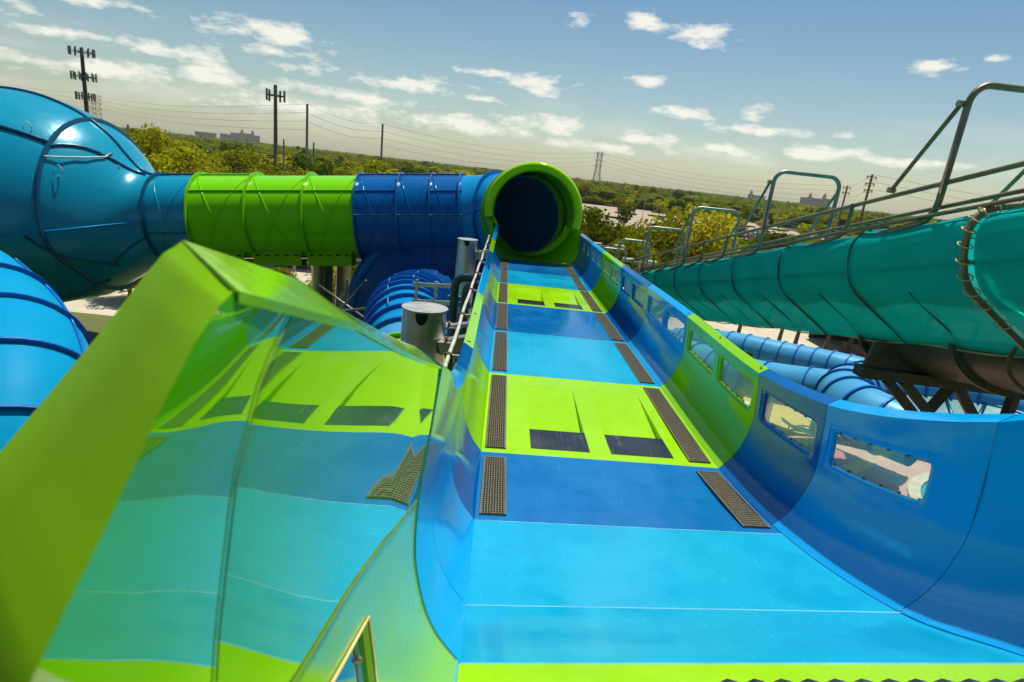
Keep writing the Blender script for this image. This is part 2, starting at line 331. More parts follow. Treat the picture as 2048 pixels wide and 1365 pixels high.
flat("footpath", [(-60, 38), (-14, 38), (-6, 70), (-60, 52)], .012, PATH)
flat("plaza", [(2, 40), (60, 40), (60, 62), (2, 62)], .016, PATH)
flat("pool_deck", [(4, 10), (50, 10), (50, 40), (4, 40)], .020, DECK)
structure(link("painted_deck_band", mesh("painted_deck_band", MB().add([(15+9*math.cos(a), 36+8.6*math.sin(a), .024) for a in [2*math.pi*i/40 for i in range(40)]], [tuple(range(40))]), DECKY, False)))
wm, wt, wp, wo = nodes_of("pool_water"); wp.inputs['Base Color'].default_value = (0.03, 0.36, 0.36, 1); wp.inputs['Roughness'].default_value = .06
wb = wt.nodes.new('ShaderNodeBump'); wb.inputs['Strength'].default_value = .5; wb.inputs['Distance'].default_value = .1; wt.links.new(tnoise(wt, 2.5, 4, .6), wb.inputs['Height']); wt.links.new(wb.outputs[0], wp.inputs['Normal'])
pool = MB().add([(24.5+5.2*math.cos(a), 21.6+4.2*math.sin(a), .05) for a in [2*math.pi*i/48 for i in range(48)]], [tuple(range(48))])
structure(link("pool_water", mesh("pool_water", pool, wm, False)))
pr = MB().grid([[(24.5+(5.2+d)*math.cos(a), 21.6+(4.2+d)*math.sin(a), z) for a in [2*math.pi*i/48 for i in range(48)]] for d, z in ((0, .06), (0, .16), (.5, .16), (.5, .03))], True)
structure(link("pool_coping", mesh("pool_coping", pr, plain("coping", (.62, .52, .36), .8), False)))

# ------------------------------------------------------------------ open raft slide
HS = [0, .06, .14, .25, .36, .5, .65, .85, 1.08, 1.4, 2.0]; OS = [0, .05, .11, .165, .2, .23, .235, .225, .19, .165, .15]
YK = [-.5, .4, 1.2, 2.05, 2.84, 4.16, 5.6, 8.07, 10.5, 15, 21]
ZLk = [-.80, -1.25, -1.65, -2.05, -2.42, -2.72, -2.83, -2.82, -2.84, -2.92, -2.98]
ZRk = [-.52, -.98, -1.39, -1.79, -2.21, -2.59, -2.76, -2.78, -2.82, -2.91, -2.97]
def smooth_tab(xs, ys):      # monotone-ish Catmull interpolation of the floor profile
    def f(x):
        i = max(0, min(len(xs)-2, int(np.searchsorted(xs, x))-1)); h = xs[i+1]-xs[i]; t = (x-xs[i])/h
        d = lambda k: (ys[min(k+1, len(xs)-1)]-ys[max(k-1, 0)])/(xs[min(k+1, len(xs)-1)]-xs[max(k-1, 0)])
        m0, m1 = d(i)*h, d(i+1)*h
        return (2*t**3-3*t*t+1)*ys[i]+(t**3-2*t*t+t)*m0+(-2*t**3+3*t*t)*ys[i+1]+(t**3-t*t)*m1
    return f
zL, zR = smooth_tab(YK, ZLk), smooth_tab(YK, ZRk)
XL, XR = 0.0, 2.52
def floor_z(x, y): u = x/XR; return zL(y)*(1-u)+zR(y)*u
OSf = smooth_tab(HS, OS); OWf = smooth_tab([0, .06, .14, .25, .36, .5, .65, .85, 1.08, 1.4, 2.0], [0, .05, .11, .16, .19, .215, .224, .222, .208, .19, .165])
def htop(side, y):
    if side > 0: return interp(y, [0, 2.4, 2.84, 4.2, 5.6, 21], [1.30, 1.26, 1.22, 1.12, 1.08, 1.08])
    return interp(y, [-.5, 0, .22, .44, .84, 2.34, 4, 5.6, 21], [.30, .63, .90, 1.16, 1.23, 1.36, 1.22, 1.10, 1.10])
def wallp(side, y, h, out=0.):
    o = OSf(h)+out
    if side > 0: return (XR+o, y, zR(y)+h)
    if y < 2.3:
        k = min(1, (2.3-y)/.6); o = o*(1-k)+k*(out+OWf(h))
        if y < 1.35: u = min(1, (1.35-y)/.9); o += .062*u*u*(3-2*u)*(max(h, .55)-1.19)
    return (XL-o, y, zL(y)+h)
RSEAM = {7: 4.34}
SEAMS = [21.0, 18.11, 15.86, 13.09, 10.49, 8.07, 5.58, 4.16, 2.84, 2.05, .35]
FCOL = [NAVYF, LIGHTF, LIMEF, NAVYF, LIGHTF, LIMEF, NAVYF, LIGHTF, LIGHTF, LIMEF]
WCOL = [NAVY, LIGHT, LIME, NAVY, LIGHT, LIME, NAVY, LIGHT, LIGHT, LIME]
CNAME = {NAVY.name: 'deep blue', LIGHT.name: 'light blue', LIME.name: 'lime green'}
trough = rthing("raft_slide", "wide open lime and blue raft slide with windows in its right wall", "water slide", (1.2, 4, GZ))
CHUTES = {2: [(.50, 1.13), (1.37, 2.02)], 5: [(.53, 1.17), (1.40, 2.08)]}
def floor_panel(i):
    y1, y0 = SEAMS[i]-.006, SEAMS[i+1]+.006
    n = 10 if i >= 5 else 5
    mb = MB()
    if i not in CHUTES:
        ys = [y0+(y1-y0)*k/n for k in range(n+1)]; xs = [XL+(XR-XL)*k/6 for k in range(7)]
        mb.grid([[(x, y, floor_z(x, y)) for x in xs] for y in ys])
        return part("floor_panel", mb, FCOL[i], trough)
    ch = CHUTES[i]; ya, yb, yc = y0+.16, y0+.66, y1-.42          # pad near edge, pad far edge, chute far edge
    xs = [XL, ch[0][0], ch[0][1], ch[1][0], ch[1][1], XR]; ys = [y0, ya, yb, yc, y1]
    for a in range(5):
        for b in range(4):
            if a in (1, 3) and b in (1, 2): continue
            q = [(xs[a], ys[b]), (xs[a+1], ys[b]), (xs[a+1], ys[b+1]), (xs[a], ys[b+1])]
            mb.add([(x, y, floor_z(x, y)) for x, y in q], [(0, 1, 2, 3)])
    fp = part("floor_panel", mb, FCOL[i], trough, False)
    for xa, xb in ch:
        c = MB(); d = .10
        fz = lambda x, y, dd: (x, y, floor_z(x, y)-dd)
        c.add([fz(xa, ya, d), fz(xb, ya, d), fz(xb, yb, d), fz(xa, yb, d), fz(xb, yc, .001), fz(xa, yc, .001)], [(0, 1, 2, 3), (3, 2, 4, 5)])
        c.add([fz(xa, ya, 0), fz(xa, ya, d), fz(xa, yb, d), fz(xa, yc, 0), fz(xa, yb, 0)], [(0, 1, 2, 4), (4, 2, 3)])
        c.add([fz(xb, ya, 0), fz(xb, ya, d), fz(xb, yb, d), fz(xb, yc, 0), fz(xb, yb, 0)], [(0, 4, 2, 1), (4, 3, 2)])
        part("jet_chute", c, LIMEF, fp, False)
        p = MB(); p.add([(x, y, floor_z(x, y)+dz) for dz in (.004, -.02) for x, y in ((xa, ya), (xb, ya), (xb, yb), (xa, yb))], [(0,1,2,3),(7,6,5,4),(0,4,5,1),(1,5,6,2),(2,6,7,3),(3,7,4,0)])
        part("rubber_pad", p, PAD, fp, False)
    return fp
for i in range(len(FCOL)): floor_panel(i)
# caulked joints between the floor panels and along both corners
for i, y in enumerate(SEAMS[1:-1]):
    mb = MB(); n = 8
    mb.grid([[(XR*k/n, y+dy, floor_z(XR*k/n, y)+dz) for k in range(n+1)] for dy, dz in ((-.006, -.004), (-.0045, .0015), (.0045, .0015), (.006, -.004))])
    part("joint_seam", mb, CAULK, trough, False)
for side in (-1, 1):
    ys = [.4+(20.9-.4)*k/90 for k in range(91)]
    mb = MB().pipe([wallp(side, y, .012) for y in ys], .007, 6); part("corner_bead", mb, CAULK, trough)
# drain gratings down both edges
def grating(x0, x1, y0, y1):
    pl = MB(); n = 6
    pl.grid([[(x, y0+(y1-y0)*k/n, floor_z(x, y0+(y1-y0)*k/n)+.003) for x in (x0, x1)] for k in range(n+1)])  # dark sheet just above the floor stands for a shaded pit
    g = MB(); nl = 9; nc = max(6, int((y1-y0)/.040))
    for a in range(nl):
        x = x0+(x1-x0)*(a+.5)/nl
        for k in range(4):
            ya, yb = y0+(y1-y0)*k/4, y0+(y1-y0)*(k+1)/4
            g.bar((x, ya, floor_z(x, ya)+.010), (x, yb, floor_z(x, yb)+.010), .008, .012)
    for k in range(nc):
        y = y0+(y1-y0)*(k+.5)/nc
        g.bar((x0, y, floor_z(x0, y)+.012), (x1, y, floor_z(x1, y)+.012), .009, .012)
    for x in (x0, x1): g.bar((x, y0, floor_z(x, y0)+.009), (x, y1, floor_z(x, y1)+.009), .012, .014)
    o = part("drain_grating", g, GRATE, trough, False); part("drain_shade_sheet", pl, PITSHADE, o, False)
for i in range(7):
    y1, y0 = SEAMS[i]-.12, SEAMS[i+1]+.10
    if i == 0: y1 -= .3
    grating(.045, .255, y0, y1); grating(2.235, 2.455, y0, y1)
# zigzag tread and pale slats at the top of the drop
for k in range(15):
    x = 1.02+k*.105
    t = MB(); y0 = 1.80; z = floor_z(x, y0)
    t.add([(x, y0+.06, floor_z(x, y0+.06)+.001), (x+.11, y0+.045, floor_z(x+.11, y0+.045)+.001), (x+.11, y0-.1, floor_z(x, y0-.1)+.001), (x, y0-.1, floor_z(x, y0-.1)+.001),
           (x+.03, y0+.045, z+.018), (x+.10, y0+.03, z+.014), (x+.10, y0-.1, floor_z(x, y0-.1)+.014), (x, y0-.1, floor_z(x, y0-.1)+.018)],
          [(0,3,2,1),(4,5,6,7),(0,1,5,4),(1,2,6,5),(2,3,7,6),(3,0,4,7)])
    part("tread_block", t, PAD, trough, False)
for k in range(12):
    y = 1.66-k*.085
    s = MB(); s.add([(x, yy, floor_z(x, yy)+dz) for dz in (.006, .03) for x, yy in ((.06, y-.0424), (2.44, y-.0424), (2.44, y+.0424), (.06, y+.0424))], [(0,3,2,1),(4,5,6,7),(0,1,5,4),(1,2,6,5),(2,3,7,6),(3,0,4,7)])
    part("conveyor_slat", s, CREAM, trough, False)
# walls
BOLTM = mesh("bolt", MB().pipe([(-.012, 0, 0), (.010, 0, 0), (.014, 0, 0)], [.0105, .0105, .005], 7), BOLT)
def bolt(p, parent):
    o = link("bolt", BOLTM); o.parent = parent; o.location = ride(p); return o
def rounded(y0, y1, h0, h1, r, n=6):
    pts = []
    for cy, ch, a0 in ((y1-r, h1-r, 0), (y0+r, h1-r, 90), (y0+r, h0+r, 180), (y1-r, h0+r, 270)):
        for k in range(n+1):
            a = R_(a0+90*k/n); pts.append((cy+r*math.cos(a), ch+r*math.sin(a)))
        nxt = {0: (y0+r, h1), 90: (y0, h0+r), 180: (y1-r, h0), 270: (y1, h1-r)}[a0]; la = pts[-1]; m_ = 8 if a0 in (0, 180) else 2
        for k in range(1, m_): pts.append((la[0]+(nxt[0]-la[0])*k/m_, la[1]+(nxt[1]-la[1])*k/m_))
    return pts
MG = .04
def wall_panel(side, y0, y1, mat, wins, capmat, bolts=False, hlo=0.0):
    y0 += .004; y1 -= .004
    ny = max(4, int((y1-y0)/.22))
    ys = set(round(y0+(y1-y0)*k/ny, 4) for k in range(ny+1))
    for a, b, h0, h1 in wins:
        ys = set(y for y in ys if not (a-MG-.03 < y < b+MG+.03 and y not in (round(y0, 4), round(y1, 4))))
        for k in range(11): ys.add(round(a-MG+(b-a+2*MG)*k/10, 4))
    ys = sorted(ys)
    hs = [0, .02, .045, .075, .11, .15, .2, .25, .3, .36, .43, .5, .56]
    h0, h1 = (wins[0][2]-MG, wins[0][3]+MG) if wins else (.615, .995)
    hs = sorted(set([h for h in hs if h < h0-.01]+[h0, h1]+([] if wins else [.7, .8, .9])+([h1+.05, 1.0] if h1 < .9 else [])))
    rows = []
    for y in ys:
        ht = htop(side, y)
        rows.append([wallp(side, y, min(h, ht-.01*(len(hs)-k))) for k, h in enumerate(hs)]+[wallp(side, y, ht)])
    mb = MB(); base = len(hs)+1
    allv = [p for r in rows for p in r]; fs = []
    iw0, iw1 = hs.index(h0), hs.index(h1)
    for i in range(len(ys)-1):
        for j in range(base-1):
            mid = (ys[i]+ys[i+1])/2
            if any(a-MG < mid < b+MG for a, b, _, _ in wins) and iw0 <= j < iw1: continue
            fs.append((i*base+j, i*base+j+1, (i+1)*base+j+1, (i+1)*base+j))
    mb.add(allv, fs)
    for a, b, c, d in wins:
        inner = rounded(a, b, c, d, .055); cy, ch, wy, wh = (a+b)/2, (c+d)/2, (b-a)/2+MG, (d-c)/2+MG
        outer = []
        for (y, h) in inner:
            u, v = (y-cy)/((b-a)/2), (h-ch)/((d-c)/2); mxx = max(abs(u), abs(v)); outer.append((cy+u/mxx*wy, ch+v/mxx*wh))
        nI = len(inner)
        # moulded recess: surface rolls back 12 mm into the opening
        loops = [outer, [(cy+(y-cy)*1.02, ch+(h-ch)*1.05) for y, h in inner], inner, inner]
        outs = [0, 0, .005, .03]
        mb.grid([[wallp(side, y, h, o) for y, h in lp] for lp, o in zip(loops, outs)], True)
    wp_ = part("wall_panel", mb, mat, trough, thick=.014, off=0)
    if wins: smooth_angle(wp_.data, 40)
    # rolled rim along the top
    cp = MB(); rows = []
    for y in ys:
        ht = htop(side, y); fl = interp(y, [.3, .6, 1.1], [.10, .10, 0]) if side < 0 else 0
        rows.append([(lambda q: (q[0], q[1]+fl*e, q[2]))(wallp(side, y, ht+dh, do)) for do, dh, e in ((-.004, -.012, 0), (-.006, .004, 0), (.008, .014, .1), (.085, .060, 1), (.096, .056, 1), (.100, -.03, 1), (.095, -.03, 1))])
    cp.grid(rows); co = part("rim", cp, capmat, wp_, thick=.004); smooth_angle(co.data, 35)
    for a, b, c, d in wins:
        pn = MB(); n = 6
        pn.grid([[wallp(side, a-MG*.6+(b-a+1.2*MG)*k/n, h, .034) for h in (c-MG*.6, (c+d)/2, d+MG*.6)] for k in range(n+1)])
        po = part("window_pane", pn, ACRYL if side > 0 else ACRYLB, wp_, thick=.005)
        gl = rounded(a, b, c, d, .055); part('window_gasket', MB().pipe([wallp(side, y, h, .012) for y, h in gl+gl[:1]], .006, 5), GASK, wp_)
        if bolts:
            for k in range(6):
                y = a+.05+(b-a-.10)*k/5
                for h in (c+.016, d-.016): bolt(wallp(side, y, h, .022), wp_)
    return wp_
WINS = {0: [(18.4, 19.3), (19.55, 20.45)], 1: [(16.05, 16.95), (17.1, 17.95)], 2: [(13.35, 14.4), (14.6, 15.65)], 3: [(10.75, 11.8), (11.95, 12.9)],
        4: [(8.20, 9.18), (9.42, 10.40)], 5: [(5.72, 6.68), (6.90, 7.92)], 6: [(4.46, 5.44)], 7: [(3.22, 4.22)]}
for i in range(len(WCOL)):
    wr = [(a, b, .645, .945) for a, b in WINS.get(i, [])]
    wall_panel(1, RSEAM.get(i+1, SEAMS[i+1]), RSEAM.get(i, SEAMS[i]), WCOL[i], wr, WCOL[i], bolts=(i >= 4))
    if i < 9: wall_panel(-1, SEAMS[i+1], SEAMS[i], WCOL[i], [], WCOL[i])
# hairline joint along the right wall
part("joint_seam", MB().pipe([wallp(1, 2.84-k*.2, .56+.02*k, -.001) for k in range(11)], .003, 5), CAULK, trough)
for y in (2.84, 2.05, 4.34):
    part("joint_seam", MB().pipe([wallp(1, y, h, -.001) for h in [k*htop(1, y)/20 for k in range(21)]], .0035, 5), CAULK, trough)
for y in (2.05,):
    part("joint_seam", MB().pipe([wallp(-1, y, h, -.001) for h in [k*1.3/24 for k in range(25)]], .003, 5), CAULK, trough)
# foot clips on the rim
for y in (5.7, 8.2, 10.6, 13.2, 6.9):
    for side in (1, -1):
        q = wallp(side, y, htop(side, y)+.034, .06)
        part("rim_clip", MB().pipe([(q[0]-.02, q[1]-.05, q[2]), (q[0], q[1], q[2]+.012), (q[0]+.02, q[1]+.05, q[2])], .012, 6), BOLT, trough)

# ------------------------------------------------------------------ unseen tower added behind the camera to cut skylight and reflections
TWR = plain("shade_tower_brown", (0.10, 0.075, 0.05), .8, 0, .3, 3); TWRD = plain("shade_tower_roof", (0.05, 0.055, 0.05), .7)
tw = rthing("added_shade_tower", "unseen roofed tower added behind the camera to darken skylight and reflections", "tower", (.6, -3, GZ))
part("deck", MB().box((-3.2, -6.0, -1.75), (4.6, -.75, -1.6)), TWR, tw, False)
part("roof", MB().add([(-4.2, -6.6, 1.5), (5.4, -6.6, 1.5), (5.4, -1.0, 1.5), (-4.2, -1.0, 1.5), (-2.2, -3.8, 2.9), (3.4, -3.8, 2.9)], [(0, 1, 5, 4), (1, 2, 5), (2, 3, 4, 5), (3, 0, 4), (0, 3, 2, 1)]), TWRD, tw, False)
part("back_wall", MB().box((-3.2, -6.0, -1.6), (4.6, -5.85, 1.5)), TWR, tw, False)
for x in (-3.2, 4.5):
    for y in (-6.0, -1.2): part("post", MB().box((x-.12, y-.12, GZ), (x+.12, y+.12, 1.5)), TWR, tw, False)
    part("side_wall", MB().box((x-.04, -5.85, -1.6), (x+.04, -1.3, -.35)), TWR, tw, False)

# ------------------------------------------------------------------ tall lime wing wall beside the drop
wing = rthing("wing_wall", "tall glossy lime green wall rising to a peak in the left foreground, mirroring the slide", "slide wall", (-.3, .6, GZ))
def wing_panel(name, y0, y1, f0, f1, mat, hole=None):
    mb = MB(); ny, nh = 28, 16; rows = []
    for k in range(ny+1):
        y = y0+(y1-y0)*k/ny; a, b = f0(y), f1(y)
        rows.append([wallp(-1, y, a+(b-a)*j/nh) for j in range(nh+1)])
    mb.grid(rows)
    return part(name, mb, mat, wing, thick=.012)
hmid = lambda y: min(interp(y, [.3, .56, .88, 2.03], [.66, .72, .75, .78]), htop(-1, y)-.12)
# lower panel with its slanting window opening
lower = MB(); wy0, wy1 = .50, 1.10; wh0 = lambda y: .34+.05*(1.1-y); wh1 = lambda y: wh0(y)+.27
ys = [.36, .40, .45, .5]+[.5+.60*k/10 for k in range(1, 11)]+[1.1+.946*k/12 for k in range(1, 13)]
nA, nB, nC = 10, 4, 5; rows = []
for y in ys:
    top_ = hmid(y); a_ = min(wh0(y), top_*.5); b_ = min(wh1(y), top_*.93)
    rows.append([wallp(-1, y, a_*j/nA) for j in range(nA)]+[wallp(-1, y, a_+(b_-a_)*j/nB) for j in range(nB)]+[wallp(-1, y, b_+(top_-b_)*j/nC) for j in range(nC+1)])
nn = nA+nB+nC+1; lf = []
for i in range(len(ys)-1):
    for j in range(nn-1):
        if nA <= j < nA+nB and wy0-.001 < ys[i] and ys[i+1] < wy1+.001: continue
        lf.append((i*nn+j, i*nn+j+1, (i+1)*nn+j+1, (i+1)*nn+j))
lower.add([p for r in rows for p in r], lf)
lo = part("lower_panel", lower, LIMEL, wing, thick=.012, off=1)
fr = MB(); loop = [(wy0, wh0(wy0)), (wy0, wh1(wy0)), (wy1, wh1(wy1)), (wy1, wh0(wy1))]
loop = [loop[0], loop[1]]+[(wy0+(wy1-wy0)*k/8, wh1(wy0+(wy1-wy0)*k/8)) for k in range(1, 8)]+[loop[2], loop[3]]+[(wy1+(wy0-wy1)*k/8, wh0(wy1+(wy0-wy1)*k/8)) for k in range(1, 8)]
cyy, chh = (wy0+wy1)/2, .5
fr.grid([[wallp(-1, cyy+(y-cyy)*s, chh+(h-chh)*s2, o) for y, h in loop] for s, s2, o in ((1.0, 1.0, -.003), (.955, .86, .010), (.95, .85, .024))], True)
part("window_reveal", fr, LIME, lo, False)
part("window_caulk", MB().pipe([wallp(-1, y, h, -.004) for y, h in loop+loop[:1]], .0035, 6), CAULKT, lo)
pn = MB().add([wallp(-1, y, h, .020) for y, h in loop], [tuple(range(len(loop)))]); part("window_pane", pn, BPANE, lo, False, thick=.004)
for y, h in ((1.02, .53), (.72, .57), (.4, .58), (1.0, .40)): bolt(wallp(-1, y, h, .012), lo)
yJ = lambda q: interp(q, [0, .17, .40, .66, .86, 1], [.365, .375, .400, .440, .50, .577])
up_ = MB(); ny, nh = 30, 18; rows = []
for k in range(ny+1):
    row = []
    for j in range(nh+1):
        q = j/nh; y = yJ(q)+(2.046-yJ(q))*(k/ny)**1.3; a_, b_ = hmid(y), htop(-1, y); row.append(wallp(-1, y, a_+(b_-a_)*q))
    rows.append(row)
part("upper_panel", up_.grid(rows), LIMEW, wing, thick=.010, off=1)
jc = [rows[0][j] for j in range(nh, -1, -1)]+[wallp(-1, .36, h) for h in (.6, .45, .3, .12)]
Bc = [(-.198, .44, -.104), (-.209, .44, -.121), (-.23, .44, -.155), (-.255, .44, -.204), (-.285, .44, -.27), (-.318, .44, -.341), (-.355, .44, -.417), (-.395, .44, -.503), (-.46, .44, -.66), (-.53, .44, -.88), (-.58, .44, -1.1)]
Ac = [(-.269, .50, -.083), (-.29, .51, -.10), (-.32, .525, -.13), (-.36, .54, -.175), (-.417, .56, -.236), (-.48, .58, -.304), (-.535, .60, -.362), (-.607, .62, -.442), (-.70, .64, -.58), (-.78, .66, -.80), (-.83, .66, -1.05)]
def along(P, t): u = t*(len(P)-1); i = min(len(P)-2, int(u)); f = u-i; return Vector(P[i])*(1-f)+Vector(P[i+1])*f
sA = [1.10, 1.09, 1.08, 1.07, 1.06, 1.05, 1.04, 1.03, 1.02, 1.0, 1.0]
Ac = [tuple(Vector(p)*k_) for p, k_ in zip(Ac, sA)]
rin = wallp(-1, .445, htop(-1, .445)); rq = wallp(-1, .445, htop(-1, .445)+.016, .096); Bc = [tuple(Vector(p)*((rin[0]*(1-min(1, q_/7))-.186*min(1, q_/7))/p[0] if q_ < 8 else .47-.03*(q_-7))) for q_, p in enumerate(Bc)]; Bc[0] = rin; Ac[0] = (rq[0], rq[1]+.11, rq[2])
curl = []; face = []
for k in range(41):
    t = k/40; J, B, A = along(jc, t), along(Bc, t), along(Ac, t); ctl = (J+B)/2+Vector((.003, -.003, 0))
    curl.append([J*(1-u)**2+ctl*2*u*(1-u)+B*u*u for u in [q/10 for q in range(11)]])
    face.append([B+(A-B)*u for u in (0, .5, 1)]+[A+Vector((-.01, .03, -.01)), A+Vector((.0, .10, -.03))])
part("front_curl", MB().grid(curl), LIMEW, wing); ff = part("front_face", MB().grid(face), LIMEM, wing); smooth_angle(ff.data, 50)
rows = []
for k in range(60):
    y = .445+(2.046-.445)*k/59; ht = htop(-1, y); fl = interp(y, [.445, .6, 1.0], [.11, .06, 0]); up2 = interp(y, [.445, .6, .9, 2.1], [.016, .036, .058, .066])
    rows.append([(lambda q: (q[0], q[1]+fl*e, q[2]))(wallp(-1, y, ht+dh, do)) for do, dh, e in ((-.003, -.008, 0), (-.003, .001, 0), (.004, .004, .04), (.096, up2, 1), (.104, up2-.006, 1), (.106, up2-.12, 1))])
ri = part("rim", MB().grid(rows), LIME, wing, thick=.003); smooth_angle(ri.data, 35)
part("joint_seam", MB().pipe([wallp(-1, y, hmid(y), -.002) for y in [.37+.0642*k for k in range(27)]], .0018, 8), CAULKG, wing)
part("joint_seam", MB().pipe([Vector(p)+Vector((.002, -.001, 0)) for p in jc[:22]], .0008, 8), CAULKG, wing)

# ------------------------------------------------------------------ enclosed tube: flared mouth, bend, long run and teal chamber
def frames(pts):
    out = []
    for i, p in enumerate(pts):
        t = (Vector(pts[min(i+1, len(pts)-1)])-Vector(pts[max(i-1, 0)])).normalized(); s = t.cross(Vector((0,0,1))).normalized(); out.append((Vector(p), t, s, s.cross(t)))
    return out
def ringpt(fr_, r, a): c, t, s, u = fr_; return c+(s*math.cos(a)+u*math.sin(a))*r
def shell(frs, rad, n=64, a0=0., a1=2*math.pi):
    full = abs(a1-a0-2*math.pi) < 1e-6; mb = MB()
    mb.grid([[ringpt(f, r, a0+(a1-a0)*k/n) for k in range(n if full else n+1)] for f, r in zip(frs, rad)], full); return mb
def flange(fr_, r, h=.15, wd=.05, n=64, a0=0., a1=2*math.pi):
    c, t, s, u = fr_; full = abs(a1-a0-2*math.pi) < 1e-6
    rows = []
    for d, rr in ((-wd/2, r-.02), (-wd/2, r+h), (wd/2, r+h), (wd/2, r-.02)):
        rows.append([c+t*d+(s*math.cos(a)+u*math.sin(a))*rr for a in [a0+(a1-a0)*k/n for k in range(n if full else n+1)]])
    return MB().grid(rows, full)
tube = rthing("enclosed_tube", "enclosed blue, lime and teal tube running from the round mouth to a teal domed chamber", "water slide", (-8, 23, GZ))
MX, MZ = .98, -1.32
# axis: quarter bend to the left, then straight along -x, falling gently
def axis(s):          # s 0..1 bend, then s-1 metres along the straight
    if s <= 1: a = s*math.pi/2; return (MX-2.55*(1-math.cos(a)), 21.2+2.45*math.sin(a), MZ+(-1.96-MZ)*s)
    x = MX-2.55-(s-1); return (x, 23.65, -1.96+.107*(x+1.57))
def seg(sa, sb, mat, fmat, n=8, r=1.6, ribs=True, ra=None):
    ss = [sa+(sb-sa)*k/n for k in range(n+1)]; frs = frames([axis(s) for s in ss])
    rads = [r if ra is None else ra+(r-ra)*k/n for k in range(n+1)]
    o = part("tube_section", shell(frs, rads), mat, tube)
    part("flange", flange(frs[-1], rads[-1]), fmat, o, False)
    return o, frs
X2S = lambda x: 1+(MX-2.55-x)
segs = [(.0, .30, TLIME, FLIME), (.30, .66, TLIGHT, FLBLUE), (.66, 1.0, TLIGHT, FLBLUE), (1.0, X2S(-2.75), TNAVY, FLNAVY), (X2S(-2.75), X2S(-3.95), TNAVY, FLNAVY), (X2S(-3.95), X2S(-5.5), TNAVY, FLNAVY),
        (X2S(-5.5), X2S(-7.4), TLIME, FLIME), (X2S(-7.4), X2S(-9.5), TLIME, FLIME), (X2S(-9.5), X2S(-11.6), TLIME, FLIME), (X2S(-11.6), X2S(-13.2), TEAL, FLTEAL)]
for j, (sa, sb, mt, fm) in enumerate(segs):
    o, frs = seg(sa, sb, mt, fm, 8, 1.6, ra=1.48 if j == 0 else None)
    lo_, hi_ = (100, 255)
    if j >= 3:      # moulded diagonal stiffening ribs crossing on the visible side
        for sgn in (1, -1):
            fine = frames([axis(sa+(sb-sa)*(.06+.88*k/14)) for k in range(15)])
            pts = [ringpt(f, 1.605, R_(180-sgn*(k-7)*9.5)) for k, f in enumerate(fine)]
            part("stiffening_rib", MB().pipe(pts, .022, 5), mt, o)
    if j in (1, 2, 3, 4, 5, 6, 9):
        fine = frames([axis(sa+(sb-sa)*k/8) for k in range(9)])
        part("joint_flange", MB().pipe([ringpt(f, 1.62, R_(172 if j < 6 else 196)) for f in fine], .03, 5), fm, o)
    if j in (7, 8, 3, 5, 6):
        fine = frames([axis(sa+(sb-sa)*k/8) for k in range(9)])
        part("joint_flange", MB().pipe([ringpt(f, 1.62, R_(138)) for f in fine], .028, 5), fm, o)
    if j in (3, 4, 5, 8, 9):
        fine = frames([axis(sa+(sb-sa)*k/8) for k in range(9)])
        part("joint_flange", MB().pipe([ringpt(f, 1.65, R_(93)) for f in fine], .045, 5), fm, o)
# lining seen through the mouth
lin = frames([axis(.17+1.2*k/14) for k in range(15)])
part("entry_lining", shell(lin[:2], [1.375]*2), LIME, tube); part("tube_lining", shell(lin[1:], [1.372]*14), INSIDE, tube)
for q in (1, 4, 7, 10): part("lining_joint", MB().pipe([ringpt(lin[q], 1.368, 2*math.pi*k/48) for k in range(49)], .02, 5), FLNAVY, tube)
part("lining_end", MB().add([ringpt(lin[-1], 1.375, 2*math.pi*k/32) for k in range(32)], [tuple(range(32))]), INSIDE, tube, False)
# flared lip
mc = Vector((MX, 21.0, MZ)); A0, A1 = R_(-14), R_(190)
def lip_profile():
    pr_ = [(1.375, .75), (1.375, .35), (1.39, .12), (1.42, -.02)]
    for k in range(13):
        a = math.pi*(1-k/12); pr_.append((1.565+.155*math.cos(a), -.02-.155*math.sin(a)))
    pr_ += [(1.725, .10), (1.70, .3), (1.62, .45), (1.5, .46)]
    return pr_
lip = MB(); lip.grid([[(mc.x+r*math.cos(a), mc.y+d, mc.z+r*math.sin(a)) for a in [A0+(A1-A0)*k/96 for k in range(97)]] for r, d in lip_profile()])
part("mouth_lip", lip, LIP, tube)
for ang in (58, 122):
    part("joint_seam", MB().pipe([(mc.x+(r+.001)*math.cos(R_(ang)), mc.y+d, mc.z+(r+.001)*math.sin(R_(ang))) for r, d in lip_profile()[2:18]], .004, 4), FLIME, tube)
# lime collar between the open slide and the round mouth
sec = [wallp(-1, 20.95, htop(-1, 20.95)*k/12) for k in range(12, -1, -1)]+[(XR*k/10, 20.95, floor_z(XR*k/10, 20.95)) for k in range(1, 10)]+[wallp(1, 20.95, 1.08*k/12) for k in range(13)]
nS = len(sec); b0, b1 = R_(190), R_(350)
cir = [(.873+1.375*math.cos(b0+(b1-b0)*k/(nS-1)), 21.9, -1.44+1.375*math.sin(b0+(b1-b0)*k/(nS-1))) for k in range(nS)]
cl = MB(); cl.grid([[tuple(sec[k][q]*(1-t)+cir[k][q]*t for q in range(3)) for k in range(nS)] for t in (0, .30, .34, .6, .85, 1.0)])
sec2 = [(p[0], 21.2, p[2]) for p in sec]; cl = MB().grid([sec, sec2]); cl.grid([[tuple(sec2[k][q]*(1-t)+cir[k][q]*t for q in range(3)) for k in range(nS)] for t in (0, .25, .5, .75, 1.0)])
part("mouth_collar", cl, LIP, tube, thick=.01)
